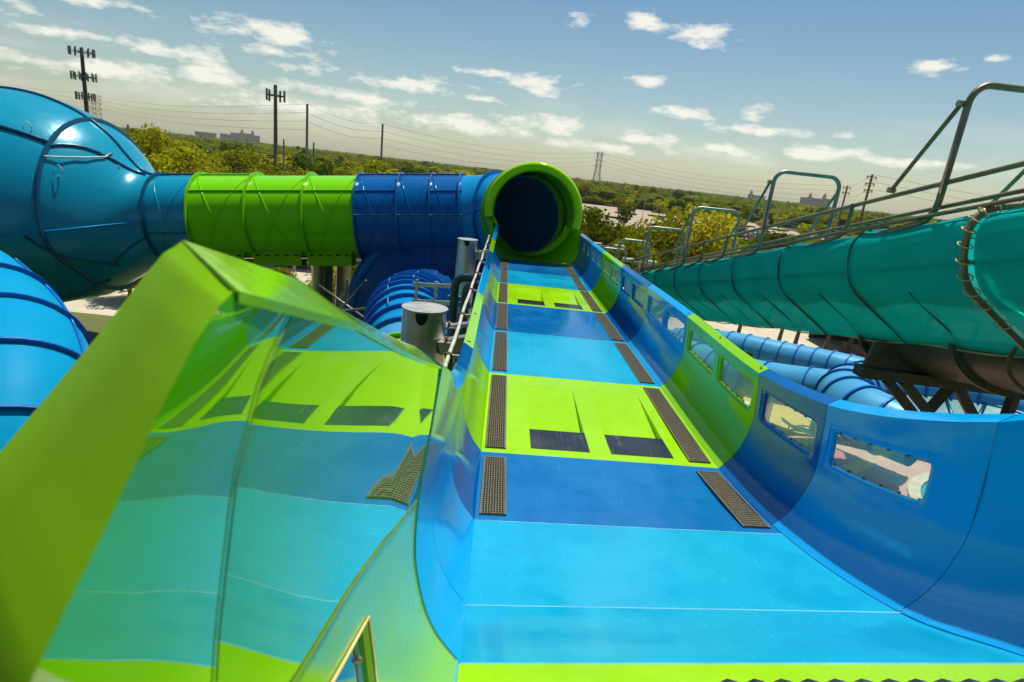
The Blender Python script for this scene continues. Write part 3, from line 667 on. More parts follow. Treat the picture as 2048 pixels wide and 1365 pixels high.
for s in (-1, 1):
    q = wallp(s, 20.95, htop(s, 20.95)); e = mc+Vector((1.6*math.cos(A0 if s > 0 else A1), .0, 1.6*math.sin(A0 if s > 0 else A1)))
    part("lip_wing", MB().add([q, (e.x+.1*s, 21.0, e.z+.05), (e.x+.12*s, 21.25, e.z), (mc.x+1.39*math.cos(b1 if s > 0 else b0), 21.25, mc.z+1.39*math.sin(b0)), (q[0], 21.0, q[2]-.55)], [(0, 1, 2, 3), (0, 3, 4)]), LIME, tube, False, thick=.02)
# teal chamber: a body of revolution about the tube axis
PX = [-13.2, -13.6, -13.95, -14.3, -14.8, -15.5, -16.5, -17.6, -18.8, -20.2, -21.6, -22.8, -23.6]; PR = [1.6, 1.64, 1.86, 2.30, 3.02, 3.66, 4.22, 4.58, 4.70, 4.45, 3.7, 2.5, 1.2]
prf = smooth_tab([-x for x in PX], PR)
cx = [-13.2-(10.4)*k/52 for k in range(53)]
chf = frames([axis(X2S(x)) for x in cx]); chr_ = [prf(-x) for x in cx]
def dome_r(k, a):
    sw = max(0., min(1., (-math.sin(a)-.05)/.7)); sw = sw*sw*(3-2*sw); x = cx[k]
    rb = interp(-x, [13.2, 16, 18, 21, 23.6], [1.6, 3.05, 3.4, 2.9, 1.2]); return chr_[k]*(1-sw)+rb*sw
dm = MB().grid([[ringpt(chf[k], dome_r(k, 2*math.pi*q/96), 2*math.pi*q/96) for q in range(96)] for k in range(len(cx))], True)
dome = part("chamber_shell", dm, TEAL, tube)
def idx(x): return min(range(len(cx)), key=lambda k: abs(cx[k]-x))
for x in (-15.3, -19.4):
    k = idx(x); c_, t_, s_, u_ = chf[k]
    part("flange", MB().grid([[c_+t_*d_+(s_*math.cos(a)+u_*math.sin(a))*(dome_r(k, a)+e_) for a in [2*math.pi*q/96 for q in range(96)]] for d_, e_ in ((-.05, -.02), (-.05, .11), (.05, .11), (.05, -.02))], True), FLTEAL, dome, False)
def dome_rib(angf, x0, x1, r=.045, mat=FLTEAL):
    ks = range(idx(x0), idx(x1)+1)
    part("joint_flange", MB().pipe([ringpt(chf[k], dome_r(k, R_(angf((cx[k]-x0)/(x1-x0))))+.03, R_(angf((cx[k]-x0)/(x1-x0)))) for k in ks], r, 6), mat, dome)
dome_rib(lambda t: 92, -13.2, -23.2, .06); dome_rib(lambda t: 132, -15.3, -23.2, .075); dome_rib(lambda t: 100+32*t, -13.6, -15.3, .06)
dome_rib(lambda t: 182+4*t, -13.2, -23.2, .03, TLIGHT); dome_rib(lambda t: 200+24*t, -13.2, -14.6, .035); dome_rib(lambda t: 226-40*t, -14.4, -15.75, .04); dome_rib(lambda t: 240, -15.0, -22, .05)
# ropes and bent bars left on the chamber
def on_dome(x, ang, lift): k = idx(x); return ringpt(chf[k], chr_[k]+lift, R_(ang))
part("safety_line", MB().pipe([on_dome(-15.3, 132, .15)+(on_dome(-21.5, 150, .45)-on_dome(-15.3, 132, .15))*t+Vector((0, 0, -.12*math.sin(math.pi*t))) for t in [k/10 for k in range(11)]], .014, 5), WHITEP, dome)
part("bent_bar", MB().pipe([on_dome(-15.3, 142, .07), on_dome(-14.9, 139, .16), on_dome(-14.6, 130, .16), on_dome(-14.4, 118, .12), on_dome(-14.3, 108, .10)], .03, 6), WHITEP, dome)
for x, a, sgn in ((-15.1, 145, 1), (-14.15, 112, -1), (-16.0, 126, 1)):
    c0 = on_dome(x, a, .2); pts = []
    for k in range(15):
        t = k/14*1.7*math.pi; pts.append(c0+Vector((sgn*(.16*math.sin(t)+.05*k/14), -.05, -.16*(1-math.cos(t))-.1*k/14)))
    part("rope_loop", MB().pipe(pts, .016, 5), WHITEP, dome)
# gutters hung under the lime sections
for xa, xb in ((-7.3, -5.65), (-9.35, -7.55), (-11.4, -9.7)):
    f0, f1 = axis(X2S(xa)), axis(X2S(xb)); g = MB()
    pf = [(-1.10, -1.18), (-1.28, -1.30), (-1.10, -1.72), (-.55, -1.80), (-.50, -1.55)]
    g.grid([[(f[0], f[1]+a, f[2]+b) for a, b in pf] for f in (f0, f1)]); go = part("gutter", g, FLIME, tube, False, thick=.03)
    for k in range(5):
        t = (k+.3)/5; t2 = (k+.8)/5; s = MB()
        for tt in (t, t2): pass
        P = lambda tt, b: (f0[0]+(f1[0]-f0[0])*tt, f0[1]-1.30-.012*(1 if b < -1.34 else 1), f0[2]+(f1[2]-f0[2])*tt+b)
        s.add([P(t, -1.335), P(t2, -1.335), P(t2, -1.27), P(t, -1.27)], [(0, 1, 2, 3)]); part("slot_shade_patch", s, DARK, go, False, thick=.02)  # dark strip painted for the shade in a slot

# ------------------------------------------------------------------ blue elbow tube below the chamber
def ribbed_tube(name, label, ctrl, r, mat, fmat, cat="water slide", nsec=8, per=6, fl=.07, rads=None, group=None, base=None, long_ang=(), ribw=.05, shellmats=None):
    """tube swept through control points: each section its own part with an end flange"""
    pts = []
    n = len(ctrl)-1
    def cr(i, t):
        P = [Vector(ctrl[max(0, min(n, i+k)) ]) for k in (-1, 0, 1, 2)]
        return .5*((2*P[1])+(P[2]-P[0])*t+(2*P[0]-5*P[1]+4*P[2]-P[3])*t*t+(-P[0]+3*P[1]-3*P[2]+P[3])*t**3)
    tot = nsec*per
    for k in range(tot+1):
        u = k/tot*n; i = min(n-1, int(u)); pts.append(cr(i, u-i))
    frs = []; prev = None
    for i, p in enumerate(pts):
        t = (pts[min(i+1, tot)]-pts[max(i-1, 0)]).normalized()
        s = t.cross(Vector((0, 0, 1))) if prev is None else prev-t*prev.dot(t)
        s.normalize(); prev = s; frs.append((p, t, s, s.cross(t)))
    rd = [r]*(tot+1) if rads is None else [interp(k/tot, [j/(len(rads)-1) for j in range(len(rads))], rads) for k in range(tot+1)]
    th = rthing(name, label, cat, base or (ctrl[0][0], ctrl[0][1], GZ), group)
    for j in range(nsec):
        a, b = j*per, (j+1)*per
        mt = shellmats[j] if shellmats else mat
        o = part("tube_section", shell(frs[a:b+1], rd[a:b+1], 40), mt, th)
        part("flange", flange(frs[b], rd[b], fl, ribw, 40), fmat if not isinstance(fmat, list) else fmat[j], o, False)
        for la in long_ang:
            part("joint_flange", MB().pipe([ringpt(f, q+.02, R_(la)) for f, q in zip(frs[a:b+1], rd[a:b+1])], .035, 5), fmat if not isinstance(fmat, list) else fmat[j], o)
    return th, frs, rd
elb, ef, er = ribbed_tube("blue_elbow_tube", "bright blue flanged tube elbow below the teal chamber at the left edge",
    [(-12.6, 13.4, -4.35), (-10.9, 12.3, -4.85), (-9.5, 10.9, -5.35), (-8.75, 9.8, -6.1), (-8.5, 9.2, -7.2), (-8.5, 9.1, -8.7)], 1.62, ELB, FLBLUE, nsec=7, per=5, fl=.10, long_ang=(70, 140, 200))

# ------------------------------------------------------------------ deep blue bell and ribbed tube below the bend
bell = rthing("bell_funnel", "deep blue bell shaped funnel hanging below the tube bend", "water slide", (-2.6, 21.6, GZ))
def bring(r, y, n=72):      # ring of the skewed bell: axis slides from the rim centre to the tube
    f = max(0., min(1., (22.9-y)/2.4)); bx, bz = -1.95-.75*f, -6.05+1.15*f
    return [(bx+r*math.cos(a), y, bz+r*math.sin(a)) for a in [2*math.pi*k/n for k in range(n)]]
prof = [(1.15, 20.3), (1.22, 20.7), (1.45, 21.2), (1.85, 21.7), (2.45, 22.15), (3.1, 22.5), (3.45, 22.65)]
bo = part("bell_shell", MB().grid([bring(r, y) for r, y in prof], True), gloss("dark_bell_gelcoat", (0.0005, 0.050, 0.20), .25, .2, .03, True, .3), bell)
part("bell_rim", MB().grid([bring(r, y) for r, y in ((3.44, 22.64), (3.46, 22.58), (3.92, 22.75), (3.94, 23.4))], True), TNAVY, bell)
for k in range(0, 72, 5):
    part("stiffening_rib", MB().pipe([Vector(bring(r-.005, y)[k])+Vector((0, -.02, 0)) for r, y in prof], .022, 5), FLNAVY, bo)
    part("rim_seam", MB().pipe([Vector(bring(r, y)[k])+Vector((0, -.01, 0)) for r, y in ((3.47, 22.58), (3.91, 22.74))], .010, 4), TLIGHT, bell)
pm = [TLIGHT]*9+[SKYB, LIME, SKYB, LIME, SKYB, LIME, SKYB]; pf_ = [FLBLUE]*9+[FLIME]*7
rib, rf, rr_ = ribbed_tube("ribbed_blue_tube", "ribbed blue tube with lime rings dropping towards the support column", [(-2.75, 20.3, -4.9), (-2.75, 18.2, -4.75), (-2.35, 16.0, -5.0), (-1.95, 13.2, -5.9), (-1.6, 10.6, -7.3)], 1.2, TLIGHT, pf_, nsec=16, per=3, fl=.11, ribw=.06, shellmats=pm)
for k in range(1, 26, 5):
    for a in (60, 95, 130):
        f0, f1 = rf[k], rf[k+2]; part("stringer", MB().bar(ringpt(f0, 1.26, R_(a)), ringpt(f1, 1.26, R_(a)), .03, .10), SKYB, rib, False)

# ------------------------------------------------------------------ steel columns and arms carrying the open slide
def column(name, label, x, y, ztop, r, arms, notch_side=-1):
    c = rthing(name, label, "column", (x, y, GZ), "steel columns beside the open slide")
    part("shaft", MB().pipe([(x, y, GZ), (x, y, ztop-.012)], r, 40, False), STEEL, c)
    part("cap_plate", MB().pipe([(x, y, ztop-.012), (x, y, ztop+.006)], r+.012, 40), STEELD, c, False)
    n = MB(); pts = []
    for k in range(17):
        a = math.pi*k/16; th = -math.pi/2+.20*math.cos(a)/.2*.28; pts.append((x+(r+.004)*math.cos(th), y+(r+.004)*math.sin(th), ztop-.02-.16*math.sin(a)*r/.31))
    n.add([((pts[0][0]+pts[-1][0])/2, y-(r+.004), ztop-.02)]+pts, [(0, k+1, k+2) for k in range(16)]); part("notch_shade_plate", n, DARK, c, False, thick=.006)  # dark plate set proud imitates the shade inside an open notch
    for (dy, dz, xe, wd) in arms:
        part("arm", MB().bar((x+r*.8, y+dy, ztop+dz), (xe, y+dy*.6, ztop+dz+.10), .16, wd), STEEL, c, False)
        part("arm_plate", MB().box((x+r*.7, y+dy-.14, ztop+dz+wd/2), (x+r+.18, y+dy+.14, ztop+dz+wd/2+.015)), STEELD, c, False)
        part("arm_bolt", MB().pipe([(x+r+.04, y+dy-.1, ztop+dz+wd/2), (x+r+.04, y+dy-.1, ztop+dz+wd/2+.09)], .022, 8), BOLT, c)
    return c
column("support_column", "nearer galvanised column with round cap plate and dark notch beside the slide", -1.0, 8.2, -1.99, .318, [(-.15, -.52, -.36, .20), (.15, -.30, -.36, .05)])
column("support_column", "farther galvanised column standing in front of the blue tube bend", -1.0, 17.2, -2.02, .288, [(.0, -.45, -.36, .24)])
for x, y, z, lab in ((-7.35, 24.2, -4.2, "pale fluted column under the lime tube sections"), (-13.3, 24.5, -4.8, "steel column under the neck of the teal chamber")):
    c = rthing("tube_column", lab, "column", (x, y, GZ), "columns under the enclosed tube")
    part("shaft", MB().pipe([(x, y, GZ), (x, y, z)], .34, 24), STEEL, c); part("saddle", MB().box((x-.5, y-.7, z-.05), (x+.5, y+.7, z+.18)), STEELD, c, False)
    if x > -10:
        part("dark_sleeve", MB().pipe([(x+.42, y-.4, GZ), (x+.42, y-.4, z+.1)], .20, 16), PVC, c)
        part("side_shaft", MB().pipe([(x+.95, y, GZ), (x+.95, y, z+.1)], .30, 20), STEEL, c)
        part("brace", MB().bar((x+.9, y-.6, z-1.6), (x+2.1, y-.6, z-.1), .10, .16), STEELD, c, False)
        part("bracket", MB().box((x+1.5, y-.8, z-.05), (x+2.5, y-.4, z+.12)), STEEL, c, False)
for x, y in ((1.26, 6.5), (1.26, 12.5), (1.26, 19.0)):
    c = rthing("trough_post", ["nearest", "middle", "farthest"][int(y//6.4)-1]+" steel post under the open slide floor", "post", (x, y, GZ), "posts under the open slide")
    part("shaft", MB().pipe([(x, y, GZ), (x, y, -3.2)], .2, 16), STEEL, c); part("cross_head", MB().box((x-1.3, y-.1, -3.2), (x+1.3, y+.1, -3.05)), STEELD, c, False)
# dark water pipes that feed the jets
fp = rthing("feed_pipes", "pair of dark teal water pipes with flanged joints beside the farther column", "pipe", (-.9, 14, GZ))
for x, y, zt in ((-1.02, 14.0, -2.55), (-.74, 13.9, -2.68)):
    pts = [(x, y, GZ), (x, y, zt-.25)]+[(x+.25*(1-math.cos(a)), y, zt-.25+.25*math.sin(a)) for a in [math.pi/2*k/6 for k in range(1, 7)]]+[(-.38, y, zt)]
    part("pipe", MB().pipe(pts, .105, 14), PVC, fp)
    for zz in (zt-.52, zt-.58): part("flange", MB().pipe([(x, y, zz), (x, y, zz+.035)], .165, 14), plain("pipe_flange", (.05, .17, .19), .4) if "pipe_flange" not in MATS else MATS["pipe_flange"], fp, False)
lad = rthing("service_ladder", "small galvanised bracket frame beside the dark water pipes", "bracket", (-1.6, 15, GZ))
for z in (-3.0, -3.45): part("rail", MB().bar((-2.2, 15.2, z-.1), (-1.15, 15.0, z), .08, .10), STEEL, lad, False)
for x in (-2.1, -1.6): part("upright", MB().bar((x, 15.15, -3.6), (x, 15.15, -2.95), .07, .07), STEEL, lad, False)
brc = rthing("bracing_rods", "thin galvanised bracing rods crossing beside the bell funnel", "bracing", (-4.8, 19.5, GZ))
for p, q in (((-6.3, 20.5, -4.55), (-3.6, 19.0, -5.6)), ((-6.2, 20.0, -5.45), (-3.7, 19.0, -4.75)), ((-5.2, 20.2, -4.2), (-5.4, 20.2, -7.0)), ((-4.3, 19.0, -3.9), (-5.6, 19.6, -5.6)), ((-4.2, 18.7, -5.2), (-4.2, 18.7, -7.5))):
    part("rod", MB().pipe([p, q], .035 if p[2] > -5.1 else .05, 6), PIPEG, brc)
# white conduit clipped along the outside of the left wall
cd = rthing("white_conduit", "off white conduit pipe clipped along the outer left side of the slide", "pipe", (-.5, 12, GZ))
cpts = [(-.46-.006*math.sin(k*1.7), 20.5-k*.62, zL(20.5-k*.62)+.80+.008*math.sin(k*1.1)) for k in range(26)]
part("pipe_run", MB().pipe(cpts, .024, 8), WHITEP, cd)
for k in range(2, 26, 3):
    p = Vector(cpts[k]); part("clip", MB().pipe([p+Vector((0, -.02, 0)), p+Vector((0, .02, 0))], .048, 8), BOLT, cd, False)
    part("bracket", MB().box((p.x-.02, p.y-.02, p.z-.02), (p.x+.2, p.y+.02, p.z+.02)), STEEL, cd, False)

# ------------------------------------------------------------------ netted body slide on the right
SLP, DXY = -.21, .01
def tp(x, y, z): return (x+DXY*(y-5), y, z+SLP*(y-5))          # tunnel section coordinates at y = 5 slid down the slope
net = rthing("netted_slide", "teal shade cloth tunnel over a slide descending along the right side", "water slide", (5.6, 8, GZ))
PROF = [(4.86, -1.10), (4.70, -.98), (4.46, -.82), (4.24, -.67), (4.10, -.57), (4.0, -.45), (3.945, -.32), (3.915, -.19), (3.905, -.065), (3.925, .02), (3.975, .085), (4.08, .135), (4.28, .175), (4.6, .20), (5.1, .22), (5.6, .22), (6.1, .18), (6.3, .05), (6.38, -.2), (6.36, -.6), (6.25, -1.1)]
HOOPS = [3.33+1.67*k for k in range(14)]
def hoop_pts(y, grow=0.):
    cxx, czz = 5.1, -.4
    return [Vector(tp(cxx+(x-cxx)*(1+grow), y, czz+(z-czz)*(1+grow))) for x, z in PROF]
def densify(P, m=3):
    out = []
    for i in range(len(P)-1):
        for j in range(m):
            t = j/m; p0, p1, p2, p3 = P[max(0, i-1)], P[i], P[i+1], P[min(len(P)-1, i+2)]
            out.append(.5*((2*p1)+(p2-p0)*t+(2*p0-5*p1+4*p2-p3)*t*t+(-p0+3*p1-3*p2+p3)*t**3))
    return out+[P[-1]]
for k in range(-1, len(HOOPS)-1):
    ya = 1.8 if k < 0 else HOOPS[k]; yb = HOOPS[k+1]
    ga = .05 if k == 1 else 0; gb = .05 if k == 0 else 0
    rows = []; ny = 10
    for j in range(ny+1):
        t = j/ny; y = ya+ga+(yb-gb-ya-ga)*t; P = densify(hoop_pts(y)); row = []
        for q, p in enumerate(P):
            u = q/(len(P)-1); c = Vector(tp(5.1, y, -.4))
            sag = -.035*math.sin(math.pi*t)*(1 if .05 < u < .9 else .3)
            if k in (0, 1):          # tension folds running to the lashed hoop
                dd = (1-t) if k == 0 else t
                sag += .030*math.exp(-dd*3.2)*math.sin(u*46+1.5*dd)*min(1, dd*9) - .03*math.exp(-dd*9)
            sag += .008*math.sin(u*23+k*2.1+t*5)
            row.append(p+(p-c).normalized()*sag)
        rows.append(row)
    part("cloth_bay", MB().grid(rows), CLOTH, net)
    inner = []
    for j, row in enumerate(rows):      # second layer lapped inside, its scalloped hem a third of the way down
        t = j/ny; c = Vector(tp(5.1, ya+(yb-ya)*t, -.4)); q0 = 8.0+1.3*math.sin(math.pi*t)**2; r2 = []
        for q in range(30):
            u = q0+(len(row)-10-q0)*q/29; i = int(u); p = row[i]*(1-(u-i))+row[min(i+1, len(row)-1)]*(u-i); r2.append(p-(p-c).normalized()*.03)
        inner.append(r2)
    part("inner_lap", MB().grid(inner), CLOTH, net)
    ym = (ya+yb)/2
    if k >= 0: part("midbay_shadow_line", MB().pipe([p+(p-Vector(tp(5.1, ym, -.4))).normalized()*-.035 for p in densify(hoop_pts(ym))[0:13]], .011, 5), CLOTHSHADE, net)  # thin dark line imitating shadows and legs behind the cloth
    if k >= 0:
        bare = (k == 1)
        if not bare: part('hoop_shade_strip', MB().pipe([p for p in densify(hoop_pts(HOOPS[k], -.004), 3)], .017, 6), CLOTHSHADE, net)  # dark strip stands for the hoop's silhouette seen through cloth
        part("hoop", MB().pipe(densify(hoop_pts(HOOPS[k], .012 if bare else -.03), 3), .030 if bare else .026, 8), PIPE, net)
        if bare:
            P = densify(hoop_pts(HOOPS[k], .012), 3)
            for q in range(6, 42, 3):
                p = P[q]; tdir = (P[q+1]-P[q-1]).normalized(); s = tdir.cross(Vector((0, 1, 0))).normalized(); f = Vector((0, 1, 0)); loop = []
                for e in range(11):
                    a = 2*math.pi*e/10; loop.append(p+s*.046*math.cos(a)+f*(.046*math.sin(a)*1.5)+tdir*.02*math.sin(a))
                part("lashing", MB().pipe(loop, .006, 5), CAULKT, net)
for a in (0.18, -.30):
    part("purlin", MB().pipe([tp(3.99 if a > 0 else 4.03, y, a-.02) for y in (1.8, 10, 26)], .02, 6), PIPE, net)
part("hem_cable", MB().pipe([tp(4.86, y, -1.10-.015*math.sin(y*3.7)) for y in [1.8+.2*k for k in range(120)]], .010, 5), CAULKT, net)
# slide shell underneath: deep trough near the top, flat inner floor farther down
und = MB().grid([[tp(5.78+.90*math.cos(a), y, -.98+.52*math.sin(a)) for a in [math.pi+math.pi*k/20 for k in range(21)]] for y in (1.5, 3, 4.5, 6, 7.5)])
us = part("slide_shell", und, UNDER, net, thick=.02)
part("slide_floor", MB().grid([[tp(x, y, z) for x, z in ((4.88, -1.06), (5.2, -1.0), (5.9, -1.0), (6.24, -1.06))] for y in (7.45, 14, 20, 27)]), UNDER, net)
for y in (2.6, 4.27, 5.94, 7.5):
    fl_ = MB().grid([[tp(5.78+(.90+d)*math.cos(a), y+e, -.98+(.52+d)*math.sin(a)) for a in [math.pi+math.pi*k/24 for k in range(25)]] for e, d in ((-.03, -.01), (-.03, .08), (.03, .08), (.03, -.01))])
    fo = part("flange", fl_, UNDER, us, False)
    for k in range(2, 14): a = math.pi+math.pi*k/24; b = link("bolt", BOLTM); b.parent = fo; b.location = ride(tp(5.78+.96*math.cos(a), y-.035, -.98+.58*math.sin(a))); b.rotation_euler = (0, 0, math.pi/2)
part("drain_hose", MB().pipe([tp(5.78+1.02*math.cos(a), 5.1-.12*math.sin(3*a), -.98+.64*math.sin(a)) for a in [math.pi*1.02+math.pi*.6*k/24 for k in range(25)]], .02, 7), PIPE, net)
# cradle beam and struts
part("cradle_beam", MB().bar((4.62, 7.0, -1.93), (6.8, 6.9, -1.95), .22, .13), BEAM, net, False)
part("cradle_plate", MB().add([(4.66, 7.0, -1.86), (5.5, 6.98, -1.86), (5.2, 6.98, -1.72), (4.85, 6.98, -1.52), (4.72, 7.0, -1.55)], [(0, 1, 2, 3, 4)]), BEAM, net, False, thick=.05)
for p, q in (((4.98, 6.95, -2.0), (5.9, 6.8, -2.85)), ((5.2, 6.95, -2.0), (6.4, 6.8, -3.1)), ((5.85, 7.0, -2.0), (5.6, 7.1, -2.7)), ((5.9, 6.95, -2.0), (6.7, 6.8, -3.0)), ((6.6, 6.9, -2.0), (6.6, 6.9, GZ)), ((7.2, 6.9, -2.9), (7.2, 6.9, GZ))):
    part("strut", MB().bar(p, q, .09, .11), BEAM, net, False)
for y in (12.5, 18.5, 24):
    p = tp(5.62, y, -1.75); part("post", MB().pipe([(p[0], p[1], GZ), p], .12, 12), BEAM, net)

# ------------------------------------------------------------------ pipe railing with arch frames along the netted slide
rail = rthing("pipe_railing", "bronze pipe railing sloping along the top edge of the teal netted slide", "railing", (4.05, 8, GZ))
UR = lambda y: .333-.205*(y-5.64); LR = lambda y: .215-.212*(y-5.0)
part("upper_rail", MB().pipe([(4.05, y, UR(y)) for y in (3.6, 8, 14, 26)], .025, 8), PIPE, rail)
part("lower_rail", MB().pipe([(4.10, y, LR(y)+.04) for y in (3.6, 8, 14, 26)], .021, 8), PIPE, rail)
part("far_rail", MB().pipe([(5.02, y, UR(y)-.12) for y in (3.6, 8, 14, 26)], .021, 8), PIPE, rail)
def jpost(y, z0, r):
    pts = [(4.04, y, z0), (4.04, y, LR(y)+.10)]
    for k in range(1, 9):
        a = math.pi/2*k/8*.86; pts.append((4.04, y+.24*(1-math.cos(a)), LR(y)+.10-.24*math.sin(a)+.0))
    yy, zz = pts[-1][1], pts[-1][2]; pts.append((4.05, yy+.75, zz-.21*.75-.06)); return MB().pipe(pts, r, 8)
FR = [5.66+3.66*k for k in range(6)]
for k, y in enumerate(FR):
    top = 1.16-.79*k*.98; top = UR(y)+.86
    f = rthing("arch_frame", ["largest pipe arch frame, cut off by the right edge above the netted slide", "second pipe arch frame up the railing, tall against the sky", "third pipe arch frame in front of the yellow green tree", "fourth pipe arch frame down the railing", "fifth pipe arch frame down the railing, small", "farthest and smallest pipe arch frame by the blue wall end"][k], "arch frame", (4.05, y, GZ), "arch frames along the railing")
    w_ = 1.02; rr2 = .17; mt = PIPE if k == 0 else PIPEG
    pts = [(4.04, y, UR(y)-.10), (4.04, y, top-rr2)]+[(4.04+rr2*(1-math.cos(a)), y, top-rr2+rr2*math.sin(a)) for a in [math.pi/2*q/7 for q in range(1, 8)]]
    pts += [(4.04+w_-rr2+rr2*math.sin(a), y, top-rr2+rr2*math.cos(a)) for a in [math.pi/2*q/7 for q in range(0, 8)]]+[(4.04+w_, y, UR(y)-.2)]
    part("arch", MB().pipe(pts, .031, 9), mt, f)
    part("brace", MB().pipe([(4.0, y+.02, top-.16), (4.0, y+.70, UR(y+.70)+.04)], .021, 7), mt, f); part("brace", MB().pipe([(4.04+w_, y+.02, top-.22), (4.04+w_, y+.75, UR(y+.75)-.08)], .021, 7), mt, f)
    for q in ((4.0, y+.03, top-.17), (4.0, y+.69, UR(y+.69)+.05)): part("brace_lug", MB().pipe([Vector(q)+Vector((-.035, 0, 0)), Vector(q)+Vector((.035, 0, 0))], .030, 7), BOLT, f, False)
    part("bent_post", jpost(y, UR(y)+.02, .031), PIPE if k == 0 else PIPEG, f)
for y in [5.66+3.66*(k+.38) for k in range(5)]+[5.66+3.66*(k+.70) for k in range(1, 4)]:
    part("short_post", jpost(y, UR(y)+.02, .024), PIPE, rail)

# ------------------------------------------------------------------ pale blue tubes and coil at lower right
ribbed_tube("pale_blue_tube", "upper pale blue ribbed tube running beyond the right slide wall", [(8.9, 27.5, -7.1), (10.6, 25.5, -6.55), (12.6, 23.6, -6.35), (14.2, 21.8, -6.15), (15.6, 20.0, -6.1)], .70, SKYB, FLBLUE, nsec=15, per=3, fl=.05, ribw=.05)
ribbed_tube("pale_blue_tube", "lower pale blue tube with wide sections in front of the ribbed one", [(7.2, 23.0, -6.3), (8.0, 20.8, -6.05), (8.9, 18.4, -5.75), (10.6, 16.3, -5.25)], .66, SKYB, FLBLUE, nsec=7, per=4, fl=.06, ribw=.03)
cc = (12.6, 14.0); co_pts = [(cc[0]+3.1*math.cos(R_(a)), cc[1]+2.5*math.sin(R_(a)), -4.92) for a in range(217, -41, -18)]
ribbed_tube("coil_tube", "thick pale blue tube coiling in a ring under the netted slide", co_pts, .72, SKYB, FLBLUE, nsec=16, per=4, fl=.06, ribw=.06, rads=None)
bw = rthing("bowl_cover", "shallow green grey bowl inside the ring of the coiling blue tube", "bowl", (cc[0], cc[1], GZ))
part("bowl", MB().grid([[(cc[0]+r*math.cos(a), cc[1]+r*math.sin(a)*.80, z) for a in [2*math.pi*k/48 for k in range(48)]] for r, z in ((.05, -5.35), (1.4, -5.2), (2.3, -4.85))], True), gloss("grey_green_gelcoat", (.16, .30, .30), .2), bw)
part("bowl_rim", MB().pipe([(cc[0]+2.32*math.cos(a), cc[1]+2.32*.80*math.sin(a), -4.84) for a in [2*math.pi*k/48 for k in range(49)]], .045, 6), SKYB, bw)
for k in range(14):
    a = 2*math.pi*k/14; part("stripe_rib", MB().pipe([(cc[0]+r*math.cos(a), cc[1]+r*.80*math.sin(a), z+.02) for r, z in ((.3, -5.33), (1.4, -5.18), (2.28, -4.84))], .05, 5), FLTEAL, bw)
for (x, y) in ((13.6, 22.4), (10.2, 19.8), (15.6, 14.0), (14.6, 12.2)):
    part("post", MB().pipe([(x, y, GZ), (x, y, -6.3 if y > 16 else -5.2)], .14, 10), STEEL, bw if y < 16 else None) if y < 16 else tag(part("slide_post", MB().pipe([(x, y, GZ), (x, y, -6.6)], .14, 10), STEEL), "grey post under the pale blue ribbed tube" if y > 21 else "grey post under the lower pale blue tube", "post", "posts under the blue tubes")

# ------------------------------------------------------------------ trees
def crown_mesh(name, seed, nleaf, mat, lobes=10, leaf=.10, flat_=1.0, taper=0.0, core=True):
    """crown of unit width and height above its base: leaf-sized faces over uneven clumps"""
    g = np.random.default_rng(seed)
    cs = []
    for k in range(lobes):
        u = g.uniform(0, 2*np.pi); h = g.uniform(.12, .95); rad = (.36*np.sqrt(max(0.05, 1-((h-.45)/.62)**2)))*(1-taper*h)
        d = rad*g.uniform(.35, 1.0); cs.append((d*np.cos(u), d*np.sin(u), h, g.uniform(.13, .24)*(1-taper*.5*h)))
    cs.append((0, 0, .55, .26)); cs = np.array(cs)
    pick = g.choice(len(cs), nleaf, p=cs[:, 3]**2/np.sum(cs[:, 3]**2))
    d = g.normal(size=(nleaf, 3)); d /= np.linalg.norm(d, axis=1)[:, None]
    rr = cs[pick, 3]*(g.uniform(.55, 1.08, nleaf))
    c = cs[pick, :3]+d*rr[:, None]*np.array([1, 1, flat_])
    nrm = d+g.normal(size=(nleaf, 3))*.55; nrm /= np.linalg.norm(nrm, axis=1)[:, None]
    t = np.cross(nrm, g.normal(size=(nleaf, 3))); t /= np.linalg.norm(t, axis=1)[:, None]; b = np.cross(nrm, t)
    s = leaf*g.uniform(.55, 1.25, nleaf)[:, None]
    q = np.stack([c-t*s*.5, c+b*s*.32, c+t*s*.5, c-b*s*.32], 1).reshape(-1, 3)
    v = q; f = np.arange(nleaf*4).reshape(-1, 4)
    me = bpy.data.meshes.new(name)
    me.from_pydata(v.tolist(), [], f.tolist()); me.update(); me.materials.append(mat)
    return me
def trunk_mesh(name, seed, h=.6, r=.035, limbs=5):
    g = random.Random(seed); mb = MB(); x, y = g.uniform(-.03, .03), g.uniform(-.03, .03)
    mb.pipe([(0, 0, -.02), (x*.5, y*.5, h*.3), (x, y, h*.65), (x*1.6, y*1.6, h)], [r*1.3, r, r*.8, r*.35], 7)
    for k in range(limbs):
        a = g.uniform(0, 6.28); z = h*g.uniform(.35, .8); l = g.uniform(.18, .3)
        mb.pipe([(x*.7, y*.7, z), (x*.7+l*.5*math.cos(a), y*.7+l*.5*math.sin(a), z+l*.45), (x*.7+l*math.cos(a), y*.7+l*math.sin(a), z+l*.75)], [r*.5, r*.35, r*.12], 5)
    return mesh(name, mb, BARK)
def xy(slope, dist): n = math.hypot(1, slope); return (slope/n*dist, dist/n)
CROWN = {'oak': [crown_mesh("oak_crown", 10+k, 900, LEAF, 13, .12) for k in range(4)], 'pine': [crown_mesh("pine_crown", 30+k, 700, LEAFD, 12, .10, .7, .35) for k in range(3)],
         'yellow': [crown_mesh("yellow_crown", 40+k, 5200, LEAFY, 26, .055) for k in range(2)], 'near': [crown_mesh("near_crown", 50+k, 4200, LEAF, 22, .06) for k in range(2)],
         'bush': [crown_mesh("bush_crown", 60+k, 500, LEAF, 9, .15) for k in range(2)]}
